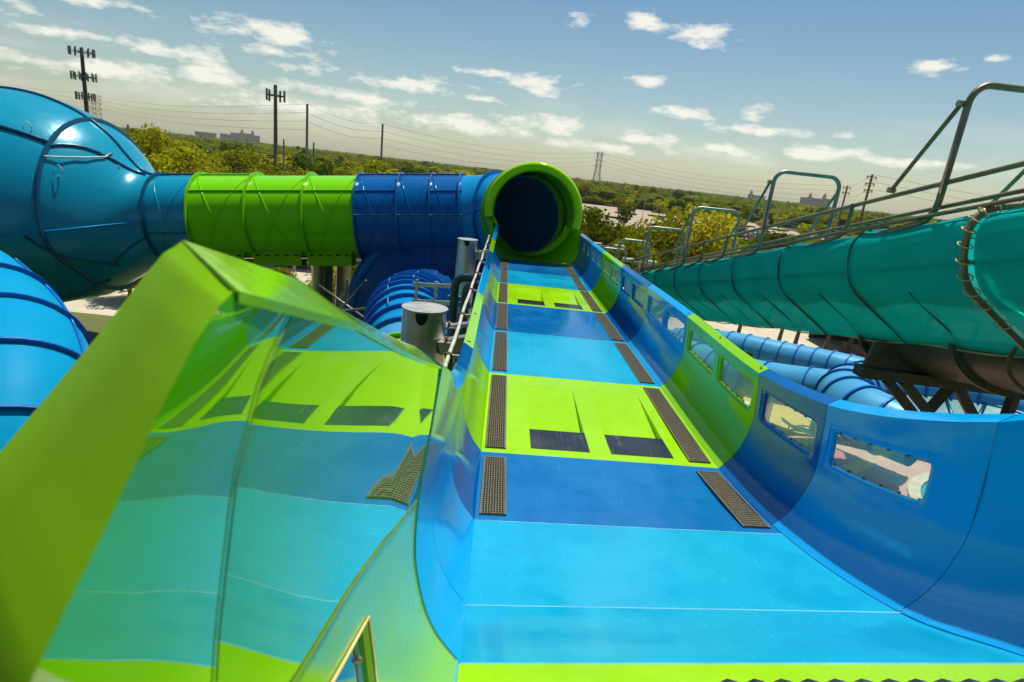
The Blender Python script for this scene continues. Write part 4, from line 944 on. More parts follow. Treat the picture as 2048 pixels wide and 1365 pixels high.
TRUNK = [trunk_mesh("tree_trunk", 70+k) for k in range(3)]
def tree(kind, name, label, x, y, h, wd, low=.22, group="trees beyond the ride", sd=0):
    e = thing(name, label, "tree", (x, y, 0), group)
    c = link("crown", CROWN[kind][sd % len(CROWN[kind])]); c.parent = e; c.location = (0, 0, h*low); c.scale = (wd, wd, h*(1-low)); c.rotation_euler = (0, 0, sd*1.7)
    t = link("trunk", TRUNK[sd % 3]); t.parent = e; t.scale = (max(wd, h*.5)*.8, max(wd, h*.5)*.8, h*.95); t.rotation_euler = (0, 0, sd)
    return e
NEAR = [('yellow', "round yellow green tree behind the third pipe arch", .345, 66, 9.8, 9.4), ('yellow', "broad yellow green tree just left of the roundest yellow tree", .275, 62, 9.3, 8.5),
        ('near', "dark green tree below the small arches, right of the tunnel mouth", .225, 48, 7.6, 6.5), ('near', "loose green tree at the right side of the tunnel mouth", .17, 60, 8.6, 6.5),
        ('near', "low green tree beneath the yellow trees at the wall end", .19, 40, 6.6, 6), 
        ('near', "green tree between the tunnel mouth and the lamp posts", .125, 74, 8.2, 8), ('near', "broad green tree below the right lattice pylon", .15, 88, 6.0, 7), ('near', "rounded tree behind the two nearby lamp posts", .215, 84, 6.0, 7), ('near', "low bush filling the corner beside the tunnel mouth", .15, 44, 5.4, 6.5), ('near', "green tree below the cars in the lot", .44, 100, 6.2, 7), ('near', "green tree seen through the second pipe arch", .47, 96, 7.4, 10),
        ('yellow', "small yellow tree low behind the netted slide rails", .42, 64, 6.4, 6), ('near', "tall dark tree beside the teal chamber", -.585, 88, 12.0, 8), ('near', "bushy tree leaning over the neck of the teal chamber", -.545, 78, 9.8, 9),
        ('yellow', "light green tree behind the left utility pole", -.50, 84, 8.8, 8), ('near', "dense tree left of the thin substation masts", -.515, 110, 10.2, 9), ('near', "dark green tree in front of the resort hotel", -.44, 120, 10.2, 9),
        ('near', "rounded tree behind the lime tube rings", -.40, 105, 8.2, 8), ('yellow', "yellow green tree between the antenna pole and the tall wooden pole", -.352, 100, 8.0, 8), ('near', "green tree between the two wooden poles", -.27, 120, 8.4, 10),
        ('near', "flat crowned tree behind the deep blue tube", -.18, 130, 8.6, 12), ('yellow', "pale tree left of the tunnel mouth lip", -.075, 150, 9.2, 11)]
NEAR += [('near', "low bush under the lime tube beside the visitors", -.37, 52, 2.2, 4), ('yellow', "yellow bush in the gap under the lime tube", -.262, 52, 4.2, 5), ('near', "green bush left of the bell funnel", -.235, 46, 3.6, 5), ('yellow', "small yellow bush between the pale columns and the bell funnel", -.205, 44, 3.6, 4.5), ('near', "green bush behind the tube column", -.285, 49, 3.0, 4), ('near', "green shrub at the foot of the teal chamber", -.63, 50, 3.2, 5)]
for k, (kd, lab, sl_, d, h, wd) in enumerate(NEAR):
    x, y = xy(sl_, d); tree(kd, "leafy_tree", lab, x, y, h, wd, .12 if kd == 'yellow' else .18 if h > 5 else .03, "trees near the ride", k)
g2 = random.Random(21)
def in_lot(x, y): return 8 < x < 150 and 118 < y < 318 and x > 8+(y-122)*.10-6 and x < 112+(y-122)*.1+6
def sector(q):
    for lim, nm in ((-.66, "beyond the teal chamber"), (-.48, "left of the substation"), (-.36, "around the thick antenna pole"), (-.22, "behind the tall wooden poles"), (-.08, "above the deep blue tube"), (.06, "behind the tunnel mouth"), (.2, "around the right lattice pylon"), (.34, "behind the empty parking lot"), (.5, "behind the second pipe arch")):
        if q < lim: return nm
    return "below the poles with crossarms"
cnt = 0
while cnt < 275:
    sl_ = g2.uniform(-.85, .85); d = 75+520*g2.random()**1.25
    if abs(sl_) > .62 and d < 120: continue
    x, y = xy(sl_, d)
    if y < 85 or in_lot(x, y) or (d < 130 and sl_ > -.1): continue
    kd = 'pine' if g2.random() < .22 else 'oak'; h = g2.uniform(6.0, 9.5)+(1.5 if kd == 'pine' else 0)+min(1.8, d*.004); wd = h*(g2.uniform(.95, 1.5) if kd == 'oak' else g2.uniform(.5, .75))
    e = tree(kd, "woodland_tree" if kd == 'oak' else "pine_tree", ("rounded green tree " if kd == "oak" else "dark pine ")+("at the near edge of" if d < 190 else "in the middle of" if d < 380 else "deep in")+" the woods "+sector(sl_), x, y, h, wd, .1, "trees of the wooded belt", cnt); cnt += 1
# parking lot trees on planted islands
ISL = MATS.get('dry_turf')
for k in range(34):
    row, colm = divmod(k, 7); x = 34+colm*17+row*8+g2.uniform(-3, 3); y = 168+row*44+g2.uniform(-5, 5)
    if 60 < x < 100 and 176 < y < 205: continue
    tree('bush', "island_tree", "small tree on a planted island in the parking lot", x, y, g2.uniform(5, 7.5), g2.uniform(5, 8), .25, "parking lot trees", k)
    o = link("planted_island", mesh("planted_island", MB().add([(x+dx*4.5, y+dy*1.5, z) for z in (0.01, .5) for dx, dy in ((-1, -1), (1, -1), (1, 1), (-1, 1))], [(0,3,2,1),(4,5,6,7),(0,1,5,4),(1,2,6,5),(2,3,7,6),(3,0,4,7)]), WOOD, False)); structure(o)
# hedge rows round the lot and far woods: one mass
def clump_cloud(name, pts, mat, label):
    g = np.random.default_rng(5); V = []; F = []; n = 0
    base = np.array([(0,0,1),(.9,0,.35),(.28,.86,.35),(-.73,.53,.35),(-.73,-.53,.35),(.28,-.86,.35),(.75,.5,-.5),(-.3,.85,-.5),(-.9,0,-.5),(-.3,-.85,-.5),(.75,-.5,-.5)])
    fc = [(0,1,2),(0,2,3),(0,3,4),(0,4,5),(0,5,1),(1,6,2),(2,6,7),(2,7,3),(3,7,8),(3,8,4),(4,8,9),(4,9,5),(5,9,10),(5,10,1),(1,10,6)]
    fc = np.array(fc)
    for (x, y, h, wd) in pts:
        for q in range(3):
            p = base*g.uniform(.75, 1.25, (11, 1)); s = np.array([wd*.42, wd*.42, h*.36])*g.uniform(.6, 1.1)
            off = np.array([x+g.normal()*wd*.3, y+g.normal()*wd*.3, h*g.uniform(.45, .72)])
            V.append(p*s+off); F.append(fc+n); n += 11
    me = bpy.data.meshes.new(name); me.from_pydata(np.concatenate(V).tolist(), [], np.concatenate(F).tolist()); me.update(); me.materials.append(mat)
    o = bpy.data.objects.new(name, me); C.objects.link(o); o['kind'] = 'stuff'; o['label'] = label; o['category'] = 'woods'
    return o
FAR = leaf_mat("far_foliage", (0.055, 0.080, 0.006), (0.27, 0.27, 0.010), .15)
far = []
for k in range(9000):
    sl_ = g2.uniform(-1.0, 1.0); d = 330*(4200/330)**g2.random()
    x, y = xy(sl_, d)
    if in_lot(x, y): continue
    h = g2.uniform(6.5, 10.5) if d < 900 else g2.uniform(8.5, 12.4+d*.0006); far.append((x, y, h, g2.uniform(7, 12)*(1+d/3500)))
clump_cloud("distant_woods", far, FAR, "distant mass of woods reaching to the horizon")
hed = []
for k in range(260):
    t = g2.random(); hed.append((27+110*t+g2.uniform(-2, 2), 318+g2.uniform(-5, 9), g2.uniform(2.5, 5.0), 5))
    hed.append((10+t*75, 116+g2.uniform(-7, 5), g2.uniform(2, 4.5), 4.2))
for k in range(120): hed.append((g2.uniform(75, 135), 128+g2.uniform(-6, 26), g2.uniform(2.5, 5.5), 5))
clump_cloud("hedge_planting", hed, LEAF, "low hedge planting around the parking lot")
# palms
def frond_mesh():
    mb = MB(); n = 9
    for k in range(15):
        a = 2*math.pi*k/15+.2*(k % 3); up = .55+.35*((k*7) % 5)/5; rows = []; mid = []
        for j in range(n+1):
            t = j/n; r = 1.0*t; z = up*t*.9-1.1*t*t*(1.15-up*.5); mid.append(Vector((r*math.cos(a), r*math.sin(a), z)))
        sd = Vector((-math.sin(a), math.cos(a), 0))
        for j in range(n):
            t = (j+.5)/n; wv = .20*math.sin(math.pi*min(1, t*.92+.08))
            for s in (1, -1):
                p = mid[j]; q = mid[j+1]; tip = p+(q-p)*1.6+sd*s*wv+Vector((0, 0, -.09*t))
                mb.add([p, p+(q-p)*.55, tip], [(0, 1, 2)])
    return mesh("palm_crown", mb, PALM, False)
FRD = frond_mesh()
def palm(x, y, h, r, lab, k):
    e = thing("palm_tree", lab, "palm", (x, y, 0), "palms around the ride")
    c = link("crown", FRD); c.parent = e; c.location = (0, 0, h); c.scale = (r, r, r); c.rotation_euler = (0, 0, k)
    t = link("trunk", mesh("trunk", MB().pipe([(0, 0, 0), (.1, 0, h*.5), (0, 0, h)], [.2, .15, .13], 8), BARK)); t.parent = e
for k, (x, y, h, r, lab) in enumerate([(21.5, 50, 3.6, 1.9, "palm just above the lime rim of the right slide wall"), (24.2, 48, 3.2, 1.8, "palm left of the pair above the pale blue ribbed tube"), (26.2, 49, 3.4, 2.0, "bushy palm above the pale blue ribbed tube"), (28.3, 48, 3.2, 1.9, "palm nearest the dark stall roof"), (-14.5, 52, 4.6, 2.2, "palm seen in the gap under the lime tube"), (-13.3, 50, 3.3, 1.9, "low palm beside the bell funnel")]):
    palm(x, y, h, r, lab, k)

# ------------------------------------------------------------------ things on the pool deck
WHT = plain("cream_mesh_fabric", (0.78, 0.76, 0.52), .7); AQUA = plain("aqua_strip", (0.30, 0.62, 0.56), .7); WOODF = plain("orange_wood_frame", (0.55, 0.27, 0.07), .6)
def lounger():
    e = thing("sun_lounger", "cream lounger", "sun lounger", (0, 0, 0), "loungers on the pool deck")
    wpart("seat", MB().add([(-.33, -.95, .34), (.33, -.95, .34), (.33, .35, .34), (-.33, .35, .34), (-.33, -.95, .38), (.33, -.95, .38), (.33, .35, .38), (-.33, .35, .38)], [(0,3,2,1),(4,5,6,7),(0,1,5,4),(1,2,6,5),(2,3,7,6),(3,0,4,7)]), WHT, e)
    wpart("backrest", MB().bar((0, .36, .38), (0, .95, .70), .66, .04), WHT, e)
    wpart("stripe", MB().box((-.33, -.3, .381), (.33, -.18, .39)), AQUA, e)
    for s in (-.35, .35): wpart("side_rail", MB().bar((s, -.97, .33), (s, .5, .33), .05, .07), WOODF, e)
    for x_ in (-.3, .3):
        for y_ in (-.75, .45): wpart("leg", MB().box((x_-.03, y_-.03, .02), (x_+.03, y_+.03, .32)), WOODF, e)
    return e
lp = lounger(); spots = [(19.3, 29.3, 1.1), (19.9, 28.5, 1.15), (18.7, 30.2, 1.1), (21.9, 28.6, 1.0), (22.6, 28.0, 1.05), (23.3, 27.4, 1.0), (17.0, 29.2, 1.3), (17.5, 28.3, 1.3), (15.3, 32.4, .9)]
labs = ["cream lounger in the pair seen at the top left of the nearest slide window", "second cream lounger of the pair at the top left of the nearest slide window", "cream lounger farthest back behind the nearest slide window", "leftmost cream lounger of the row at the top right of the nearest slide window", "middle cream lounger of the row at the top right of the nearest slide window", "rightmost cream lounger of the row at the top right of the nearest slide window", "cream lounger seen through the second nearest slide window", "second cream lounger seen through the second nearest slide window", "cream lounger alone on the painted yellow band of deck"]
for k, ((x, y, a), lb) in enumerate(zip(spots, labs)):
    if k == 0: lp.location = (x, y, .02); lp.rotation_euler = (0, 0, a); lp['label'] = lb
    else: copytree(lp, (x, y, .02), a, None, lb)
ORG = plain("orange_canvas", (0.80, 0.20, 0.05), .7); ORG2 = plain("faded_red_canvas", (0.55, 0.22, 0.16), .7)
for x, y, h, mt, lb in ((14.6, 20.3, 2.3, ORG, "bright orange octagonal parasol seen through the nearest slide window"), (13.5, 21.9, 2.4, ORG2, "faded red parasol on the pool deck behind the second window")):
    e = thing("parasol", lb, "parasol", (x, y, .02), "parasols on the pool deck")
    cm = MB(); n = 8; ring = [(x+1.35*math.cos(2*math.pi*k/n), y+1.35*math.sin(2*math.pi*k/n), h) for k in range(n)]; cm.add([(x, y, h+.55)]+ring+[(p[0], p[1], p[2]-.15) for p in ring], [(0, 1+k, 1+(k+1) % n) for k in range(n)]+[(1+k, 1+n+k, 1+n+(k+1) % n, 1+(k+1) % n) for k in range(n)])
    wpart("canopy", cm, mt, e); wpart("pole", MB().pipe([(x, y, .02), (x, y, h+.6)], .03, 8), STEEL, e); wpart("base", MB().pipe([(x, y, .02), (x, y, .14)], .35, 16), DARK, e)
# ------------------------------------------------------------------ dark market stall beyond the blue tubes
STD = plain("dark_stall_wood", (0.045, 0.032, 0.035), .8); PUR = plain("purple_cloth", (0.13, 0.05, 0.22), .8)
e = thing("market_stall", "dark timber stall with purple hangings beyond the pale blue ribbed tube", "stall", (33.5, 50, 0))
wpart("roof", MB().add([(29.5, 47, 4.1), (40.5, 47, 4.1), (40.5, 54, 4.1), (29.5, 54, 4.1), (31.5, 50.5, 5.6), (38.5, 50.5, 5.6)], [(0, 1, 5, 4), (1, 2, 5), (2, 3, 4, 5), (3, 0, 4), (0, 3, 2, 1)]), STD, e)
for k in range(5): wpart("post", MB().box((29.8+k*2.55, 47.2, 0), (30.05+k*2.55, 47.45, 4.1)), STD, e)
wpart("back_wall", MB().box((29.8, 53.5, 0), (40.2, 53.7, 4.1)), STD, e); wpart("counter", MB().box((30, 47.6, 0), (40, 48.4, 1.1)), plain("stall_counter", (.12, .07, .06), .7), e)
for k in range(6):
    x = 30.6+k*1.6; wpart("hanging_cloth", MB().box((x, 48.6, 1.5+.2*(k % 2)), (x+.9, 48.7, 3.2)), [PUR, plain("pink_cloth", (.4, .12, .2), .8) if 'pink_cloth' not in MATS else MATS['pink_cloth'], CREAM][k % 3], e)

# ------------------------------------------------------------------ visitors on the path under the lime tube
def person(x, y, rot, shirt, trousers, label, stride=.12):
    e = thing("person", label, "person", (x, y, .02), "visitors on the path under the tube")
    bm_v = [(0, 0, .95), (0, 0, 1.15), (0, 0, 1.40), (0, 0, 1.52), (0, 0, 1.66), (.10, .02, .92), (.11, stride, .50), (.11, stride*1.1, .06), (.12, stride*1.1+.12, .03), (-.10, -.02, .92), (-.11, -stride*.6, .50), (-.11, -stride*1.6, .08), (-.12, -stride*1.6+.12, .03),
            (.20, 0, 1.40), (.26, -.06, 1.12), (.25, .06, .88), (.25, .10, .80), (-.20, 0, 1.40), (-.26, .06, 1.12), (-.25, .10, .88), (-.25, .14, .80)]
    rad = [.135, .12, .14, .055, .10, .085, .062, .042, .04, .085, .062, .042, .04, .06, .045, .034, .035, .06, .045, .034, .035]
    ed = [(0, 1), (1, 2), (2, 3), (3, 4), (0, 5), (5, 6), (6, 7), (7, 8), (0, 9), (9, 10), (10, 11), (11, 12), (2, 13), (13, 14), (14, 15), (15, 16), (2, 17), (17, 18), (18, 19), (19, 20)]
    me = bpy.data.meshes.new("body"); me.from_pydata(bm_v, ed, []); o = link("body", me); o.parent = e
    sk = o.modifiers.new("skin", 'SKIN'); sk.use_smooth_shade = True; su = o.modifiers.new("sub", 'SUBSURF'); su.levels = su.render_levels = 1
    for v, r in zip(me.skin_vertices[0].data, rad): v.radius = (r, r*.85)
    me.skin_vertices[0].data[0].use_root = True
    # clothing colour by height: trousers, shirt, skin, hair
    mt, t, p, oo = nodes_of("clothes_"+str(len(MATS)))
    c = t.nodes.new('ShaderNodeTexCoord'); s = t.nodes.new('ShaderNodeSeparateXYZ'); t.links.new(c.outputs['Object'], s.inputs[0])
    dv = t.nodes.new('ShaderNodeMath'); dv.operation = 'DIVIDE'; dv.inputs[1].default_value = 2.0; t.links.new(s.outputs[2], dv.inputs[0])
    r = t.nodes.new('ShaderNodeValToRGB'); r.color_ramp.interpolation = 'CONSTANT'; els = r.color_ramp.elements; els[0].position = 0; els[0].color = (.05, .04, .04, 1); els[1].position = .05; els[1].color = (.42, .25, .16, 1)
    for ps, cl in ((.25, trousers), (.47, shirt), (.735, (.42, .25, .16)), (.845, (.06, .035, .02))): q = els.new(ps); q.color = col4(cl)
    t.links.new(dv.outputs[0], r.inputs[0]); t.links.new(r.outputs[0], p.inputs['Base Color']); p.inputs['Roughness'].default_value = .8
    me.materials.append(mt); e.rotation_euler = (0, 0, rot); return e
PPL = [(-20.9, 57.6, .4, (.65, .08, .06), (.04, .05, .10), "visitor in a red top on the path under the lime tube"), (-19.9, 57.2, 2.0, (.10, .20, .55), (.35, .32, .28), "visitor in a blue top and pale shorts under the lime tube"), (-18.8, 58.2, -1.0, (.40, .12, .45), (.05, .05, .06), "visitor in a purple top under the lime tube"),
       (-17.9, 56.9, .9, (.75, .72, .66), (.06, .10, .25), "visitor in a white top and navy shorts under the lime tube"), (-16.9, 58.0, 3.0, (.08, .40, .32), (.10, .08, .07), "visitor in a green top under the lime tube"), (-16.0, 57.3, 1.6, (.70, .35, .05), (.08, .08, .10), "visitor in an orange top beside the pale column")]
for q in PPL: person(*q)
kb = thing("kiosk", "dark kiosk with blue panels behind the visitors under the lime tube", "kiosk", (-19.5, 62, 0))
wpart("wall", MB().box((-26, 60.5, 0), (-14.6, 63.5, 3.0)), plain("kiosk_dark", (.05, .05, .06), .8), kb); wpart("roof", MB().box((-26.5, 60, 3.0), (-14.1, 64, 3.4)), STD, kb)
for k in range(4): wpart("panel", MB().box((-25.2+k*2.7, 60.44, .6), (-23.3+k*2.7, 60.5, 2.6)), [NAVY, PUR, AQUA, TNAVY][k], kb)

# ------------------------------------------------------------------ houses, cars and lot lamps
RED = plain("terracotta_tiles", (0.42, 0.15, 0.09), .85, 0, .2, 1.5); STUC = plain("cream_stucco", (0.62, 0.52, 0.40), .9); PANE = plain("dark_house_glass", (.03, .04, .05), .1)
GREYR = plain("pale_grey_shingle", (0.50, 0.46, 0.40), .9, 0, .15, 1.5)
def house(x, y, wd, dp, h, rm_, rot, lab):
    e = thing("house", lab, "house", (0, 0, 0), "houses beyond the parking lot")
    link("wall", mesh("wall", MB().box((-wd/2, -dp/2, 0), (wd/2, dp/2, h)), STUC, False), e)
    o = .6; link("roof", mesh("roof", MB().add([(-wd/2-o, -dp/2-o, h), (wd/2+o, -dp/2-o, h), (wd/2+o, dp/2+o, h), (-wd/2-o, dp/2+o, h), (-wd/2+dp*.45, 0, h+dp*.32), (wd/2-dp*.45, 0, h+dp*.32)], [(0, 1, 5, 4), (1, 2, 5), (2, 3, 4, 5), (3, 0, 4), (0, 3, 2, 1)]), rm_, False), e)
    for k in range(3): link("window", mesh("window", MB().box((-wd*.36+k*wd*.28, -dp/2-.06, 1.0), (-wd*.36+k*wd*.28+1.6, -dp/2+.02, 2.3)), PANE, False), e)
    link("door", mesh("door", MB().box((wd*.34, -dp/2-.08, 0), (wd*.34+1.1, -dp/2+.02, 2.1)), BARK, False), e)
    e.location = (x, y, 0); e.rotation_euler = (0, 0, rot)
for args in ((50, 400, 24, 12, 4.5, RED, .1, "red roofed house at the foot of the lattice pylon"), (80, 415, 26, 12, 4.2, RED, -.05, "long red roofed house behind the parking lot"), (108, 430, 22, 12, 4.6, RED, .1, "red roofed house right of the long one"), (122, 405, 26, 14, 4.6, GREYR, -.1, "pale roofed hall among the trees behind the parking lot"), (160, 400, 20, 12, 4.6, RED, .15, "small red roof at the right end of the house row"),
             (190, 380, 36, 14, 5.0, GREYR, .05, "low pale building beside the car park trees"), (-190, 385, 26, 12, 4.4, GREYR, .2, "pale roof between trees left of the wooden poles"), (-66, 345, 20, 11, 4.4, RED, .1, "red roof showing behind the deep blue tube"), (-112, 330, 18, 11, 4.4, RED, -.1, "red roof showing between the utility poles")): house(*args)
CARC = [plain("paint_"+n, c, .25, .3, .05) for n, c in (("white", (.75, .75, .72)), ("silver", (.45, .46, .47)), ("black", (.02, .02, .025)), ("red", (.45, .03, .03)), ("blue", (.04, .09, .28)), ("sand", (.42, .36, .25)))]
TYRE = plain("tyre", (.02, .02, .02), .9)
def car_proto(mt):
    prof_ = [(-2.15, .35), (-2.2, .75), (-1.5, .92), (-1.3, .95), (1.0, .95), (2.0, .85), (2.2, .6), (2.15, .35)]
    body = MB().grid([[(x, y, z) for x, z in prof_] for y in (-.86, -.9, .9, .86)]); n = len(prof_); body.f.append(tuple(range(n))); body.f.append(tuple(3*n+n-1-k for k in range(n)))
    cab = [(-1.55, .93), (-.95, 1.42), (.45, 1.45), (1.2, .94)]; cb = MB().grid([[(x, y, z) for x, z in cab] for y in (-.76, -.62, .62, .76)] ); m_ = len(cab); cb = MB().add([(x, s*(.80 if z < 1 else .62), z) for s in (-1, 1) for x, z in cab], [(0, 1, 2, 3), (7, 6, 5, 4), (0, 4, 5, 1), (2, 6, 7, 3)])
    rf_ = MB().add([(x, y, z) for x, y, z in ((-.95, -.62, 1.425), (.45, -.62, 1.455), (.45, .62, 1.455), (-.95, .62, 1.425), (-.9, -.5, 1.48), (.4, -.5, 1.5), (.4, .5, 1.5), (-.9, .5, 1.48))], [(4,5,6,7),(0,1,5,4),(1,2,6,5),(2,3,7,6),(3,0,4,7)])
    return [("body", mesh("car_body", body, mt, False)), ("glasshouse", mesh("car_glass", cb, PANE, False)), ("roof", mesh("car_roof", rf_, mt, False))]
WHEEL = mesh("car_wheel", MB().pipe([(0, -.11, 0), (0, .11, 0)], .33, 12), TYRE)
protos = [car_proto(c) for c in CARC]; cn = ["white", "silver", "black", "red", "blue", "sand coloured"]
k = 0
for row in range(4):
    for c_ in range(12):
        if g2.random() < .12: continue
        q = g2.choice([0, 0, 1, 1, 2, 3, 4, 5]); x = 62+c_*2.9+row*4.0; y = 178+row*9.5
        e = thing("parked_car", cn[q]+" car parked in the "+["front", "second", "third", "back"][row]+" row of the lot behind the pipe arches", "car", (x, y, .02), "cars parked in the lot"); e.rotation_euler = (0, 0, math.pi/2+.05+(math.pi if c_ % 3 == 0 else 0))
        for nm, me in protos[q]: o = link(nm, me); o.parent = e
        for dx in (-1.35, 1.35):
            for dy in (-.82, .82): o = link("wheel", WHEEL); o.parent = e; o.location = (dx, dy, .33)
        k += 1
LAMPM = plain("lamp_grey", (.4, .4, .36), .5, .3)
def lot_lamp(x, y, h, lab):
    e = thing("lot_lamp", lab, "lamp post", (x, y, 0), "lamp posts of the parking lot")
    for nm, mb in (("pole", MB().pipe([(0, 0, 0), (0, 0, h)], [.11, .08], 8)), ("crossbar", MB().bar((-.8, 0, h-.1), (.8, 0, h-.1), .08, .08))): link(nm, mesh(nm, mb, LAMPM, False)).parent = e
    for s in (-1, 1): link("lamp_head", mesh("lamp_head", MB().box((s*.9-.38, -.3, h-.16), (s*.9+.38, .3, h+.10)), LAMPM, False)).parent = e
for x, y, h, lb in ((8.2, 46, 7.3, "double headed lamp post just right of the tunnel mouth"), (10.4, 44, 6.6, "second double headed lamp post right of the tunnel mouth"), (49, 215, 9, "lamp post among the small trees of the empty lot"), (66, 270, 9, "farthest lamp post in the empty lot"), (88, 205, 9, "lamp post beside the parked cars"), (108, 240, 9, "lamp post behind the parked cars")): lot_lamp(x, y, h, lb)

# ------------------------------------------------------------------ hotels on the horizon
HOT = plain("pink_stucco_tower", (0.36, 0.24, 0.19), .9, 0, .08, .05); HOTR = plain("dull_red_roof", (.30, .17, .14), .9); HOTG = plain("hotel_glazing", (.12, .13, .15), .4)
def hotel(x, y, rot, secs, lab, fl_h=3.4):
    e = thing("resort_hotel", lab, "hotel", (0, 0, 0), "hotels on the horizon")
    for (x0, x1, h, twr) in secs:
        link("wing", mesh("wing", MB().box((x0, -9, 0), (x1, 9, h)), HOT, False), e); link("parapet", mesh("parapet", MB().box((x0-.6, -9.6, h), (x1+.6, 9.6, h+1.6)), HOTR, False), e)
        bands = MB()
        for f_ in range(3, int(h/fl_h)):
            n_ = max(1, int((x1-x0)/5))
            for b in range(n_): bx0 = x0+(x1-x0)*(b+.22)/n_; bands.box((bx0, -9.25, f_*fl_h), (bx0+(x1-x0)/n_*.56, -8.9, f_*fl_h+1.9))
        o = link("window_rows", mesh("window_rows", bands, HOTG, False), e); o['kind'] = 'stuff'
        if twr:
            xm = (x0+x1)/2; link("turret", mesh("turret", MB().box((xm-4, -4, h+1.6), (xm+4, 4, h+9)), HOT, False), e)
            link("turret_roof", mesh("turret_roof", MB().add([(xm-5, -5, h+9), (xm+5, -5, h+9), (xm+5, 5, h+9), (xm-5, 5, h+9), (xm, 0, h+15)], [(0, 1, 4), (1, 2, 4), (2, 3, 4), (3, 0, 4), (0, 3, 2, 1)]), HOTR, False), e)
    e.location = (x, y, 0); e.rotation_euler = (0, 0, rot)
d = 2300; x, y = xy(-.436, d); hotel(x, y, .42, [(-60, -28, 27, 0), (-28, 0, 34, 0), (0, 14, 37, 1), (14, 36, 36, 0), (36, 44, 37, 1), (44, 62, 33, 0)], "long pink resort hotel on the left horizon behind the antenna pole")
x, y = xy(.410, 2000); hotel(x, y, -.4, [(-24, -8, 22, 1), (-8, 26, 20, 0)], "smaller pale hotel on the right horizon behind the second arch")
x, y = xy(.508, 2050); hotel(x, y, -.45, [(-40, -22, 30, 0), (-22, -8, 33, 1), (-8, 18, 31, 0), (18, 30, 36, 1), (30, 42, 32, 0)], "larger hotel on the right horizon framed by the second arch")
x, y = xy(-.49, 2200); hotel(x, y, .4, [(-30, 30, 24, 0)], "tiny low building on the horizon left of the long hotel")

# ------------------------------------------------------------------ masts, poles, pylons and wires
POLE = plain("weathered_pole", (0.16, 0.115, 0.075), .85, 0, .2, .5); POLEG = plain("grey_pole", (0.30, 0.28, 0.24), .8); ANT = plain("antenna_grey", (0.20, 0.18, 0.15), .7); MASTM = plain("dark_mast", (0.055, 0.04, 0.035), .8)
TOPS = {}
def utility(nm, label, sl_, d, tanel, r, mt, arms=0, antennas=None, foot=0.):
    x, y = xy(sl_, d); h = CAMH+tanel*d
    e = thing(nm, label, "pole", (x, y, 0), "tall poles on the skyline")
    link("shaft", mesh("shaft", MB().pipe([(0, 0, foot), (0, 0, h)], [r, r*.7], 10), mt)).parent = e
    for k in range(arms):
        z = h-.6-k*1.9; wd = 3.0-(.2*k); o = link("crossarm", mesh("crossarm", MB().bar((-wd/2, 0, z), (wd/2, 0, z), .2, .22), mt, False)); o.parent = e
        for s in (-1, 1):
            o = link("insulator", mesh("insulator", MB().pipe([(s*wd*.46, 0, z-.9), (s*wd*.46, 0, z)], .10, 6), ANT, False)); o.parent = e
            o = link("arm_brace", mesh("arm_brace", MB().bar((s*.15, 0, z-1.0), (s*wd*.4, 0, z-.1), .1, .1), mt, False)); o.parent = e
    for (z, n_, rad, ph) in antennas or []:
        zz = h-z; o = link("antenna_ring", mesh("antenna_ring", MB().pipe([(rad*math.cos(2*math.pi*k/24), rad*math.sin(2*math.pi*k/24), zz) for k in range(25)], .09, 5), MASTM)); o.parent = e
        for k in range(3):
            a = 2*math.pi*k/3+.5; o = link("antenna_strut", mesh("antenna_strut", MB().bar((0, 0, zz), (rad*math.cos(a), rad*math.sin(a), zz), .18, .18), MASTM, False)); o.parent = e
        for k in range(n_):
            a = 2*math.pi*(k+ph)/n_; px, py = rad*math.cos(a), rad*math.sin(a)
            o = link("antenna_panel", mesh("antenna_panel", MB().box((px-.2, py-.12, zz-1.2), (px+.2, py+.12, zz+1.2)), ANT, False)); o.parent = e
    TOPS[nm+label[:12]] = Vector((x, y, h)); return Vector((x, y, h))
t0 = utility("cell_mast", "dark cell mast with three tiers of antenna panels at far left", -.676, 250, .0915, .75, MASTM, 0, [(1.2, 12, 3.4, .2), (8.5, 12, 3.4, .5), (14.5, 9, 2.6, .1)])
t1 = utility("antenna_pole", "thick brown pole topped by three antenna panels", -.379, 150, .0838, .50, POLE, 0, [(2.2, 5, 1.9, .1)])
t2 = utility("utility_pole", "tall wooden pole right of the thick antenna pole", -.329, 180, .0637, .42, POLEG, 0)
t3 = utility("utility_pole", "lone wooden pole above the deep blue tube", -.209, 205, .0490, .42, POLEG, 0)
t4 = utility("utility_pole", "short thin pole just right of the tall wooden pole", -.318, 170, .0095, .28, POLEG, 0); t5 = utility("utility_pole", "short thin pole close to the thick antenna pole", -.366, 160, .0095, .24, POLEG, 0)
t6 = utility("utility_pole", "pale short pole beside the teal chamber", -.613, 100, .0045, .20, POLEG, 0)
t7 = utility("utility_pole", "leaning looking pole with crossarms above the railing at right", .592, 205, .0500, .42, POLE, 3); t8 = utility("utility_pole", "smaller pole with crossarms left of the tall one at right", .556, 262, .0318, .40, POLE, 2)
for k, (sl_, d_, te) in enumerate(((-.485, 150, -.012), (-.470, 150, -.013), (-.455, 150, -.013), (-.436, 150, -.004), (-.425, 165, .004), (-.405, 150, -.008))): utility("substation_mast", "thin grey mast in the small substation behind the lime tube", sl_, d_, te, .14, LAMPM)
sb = thing("substation_gantry", "low white steel gantry between the thin substation masts", "gantry", (*xy(-.47, 150), 0))
x, y = xy(-.47, 150); wpart("beam", MB().box((x-5.5, y-.2, 7.2), (x+5.5, y+.2, 7.6)), WHITEP, sb)
for k in range(4): wpart("leg", MB().box((x-5+k*3.3, y-.12, 0), (x-4.76+k*3.3, y+.12, 7.2)), WHITEP, sb)
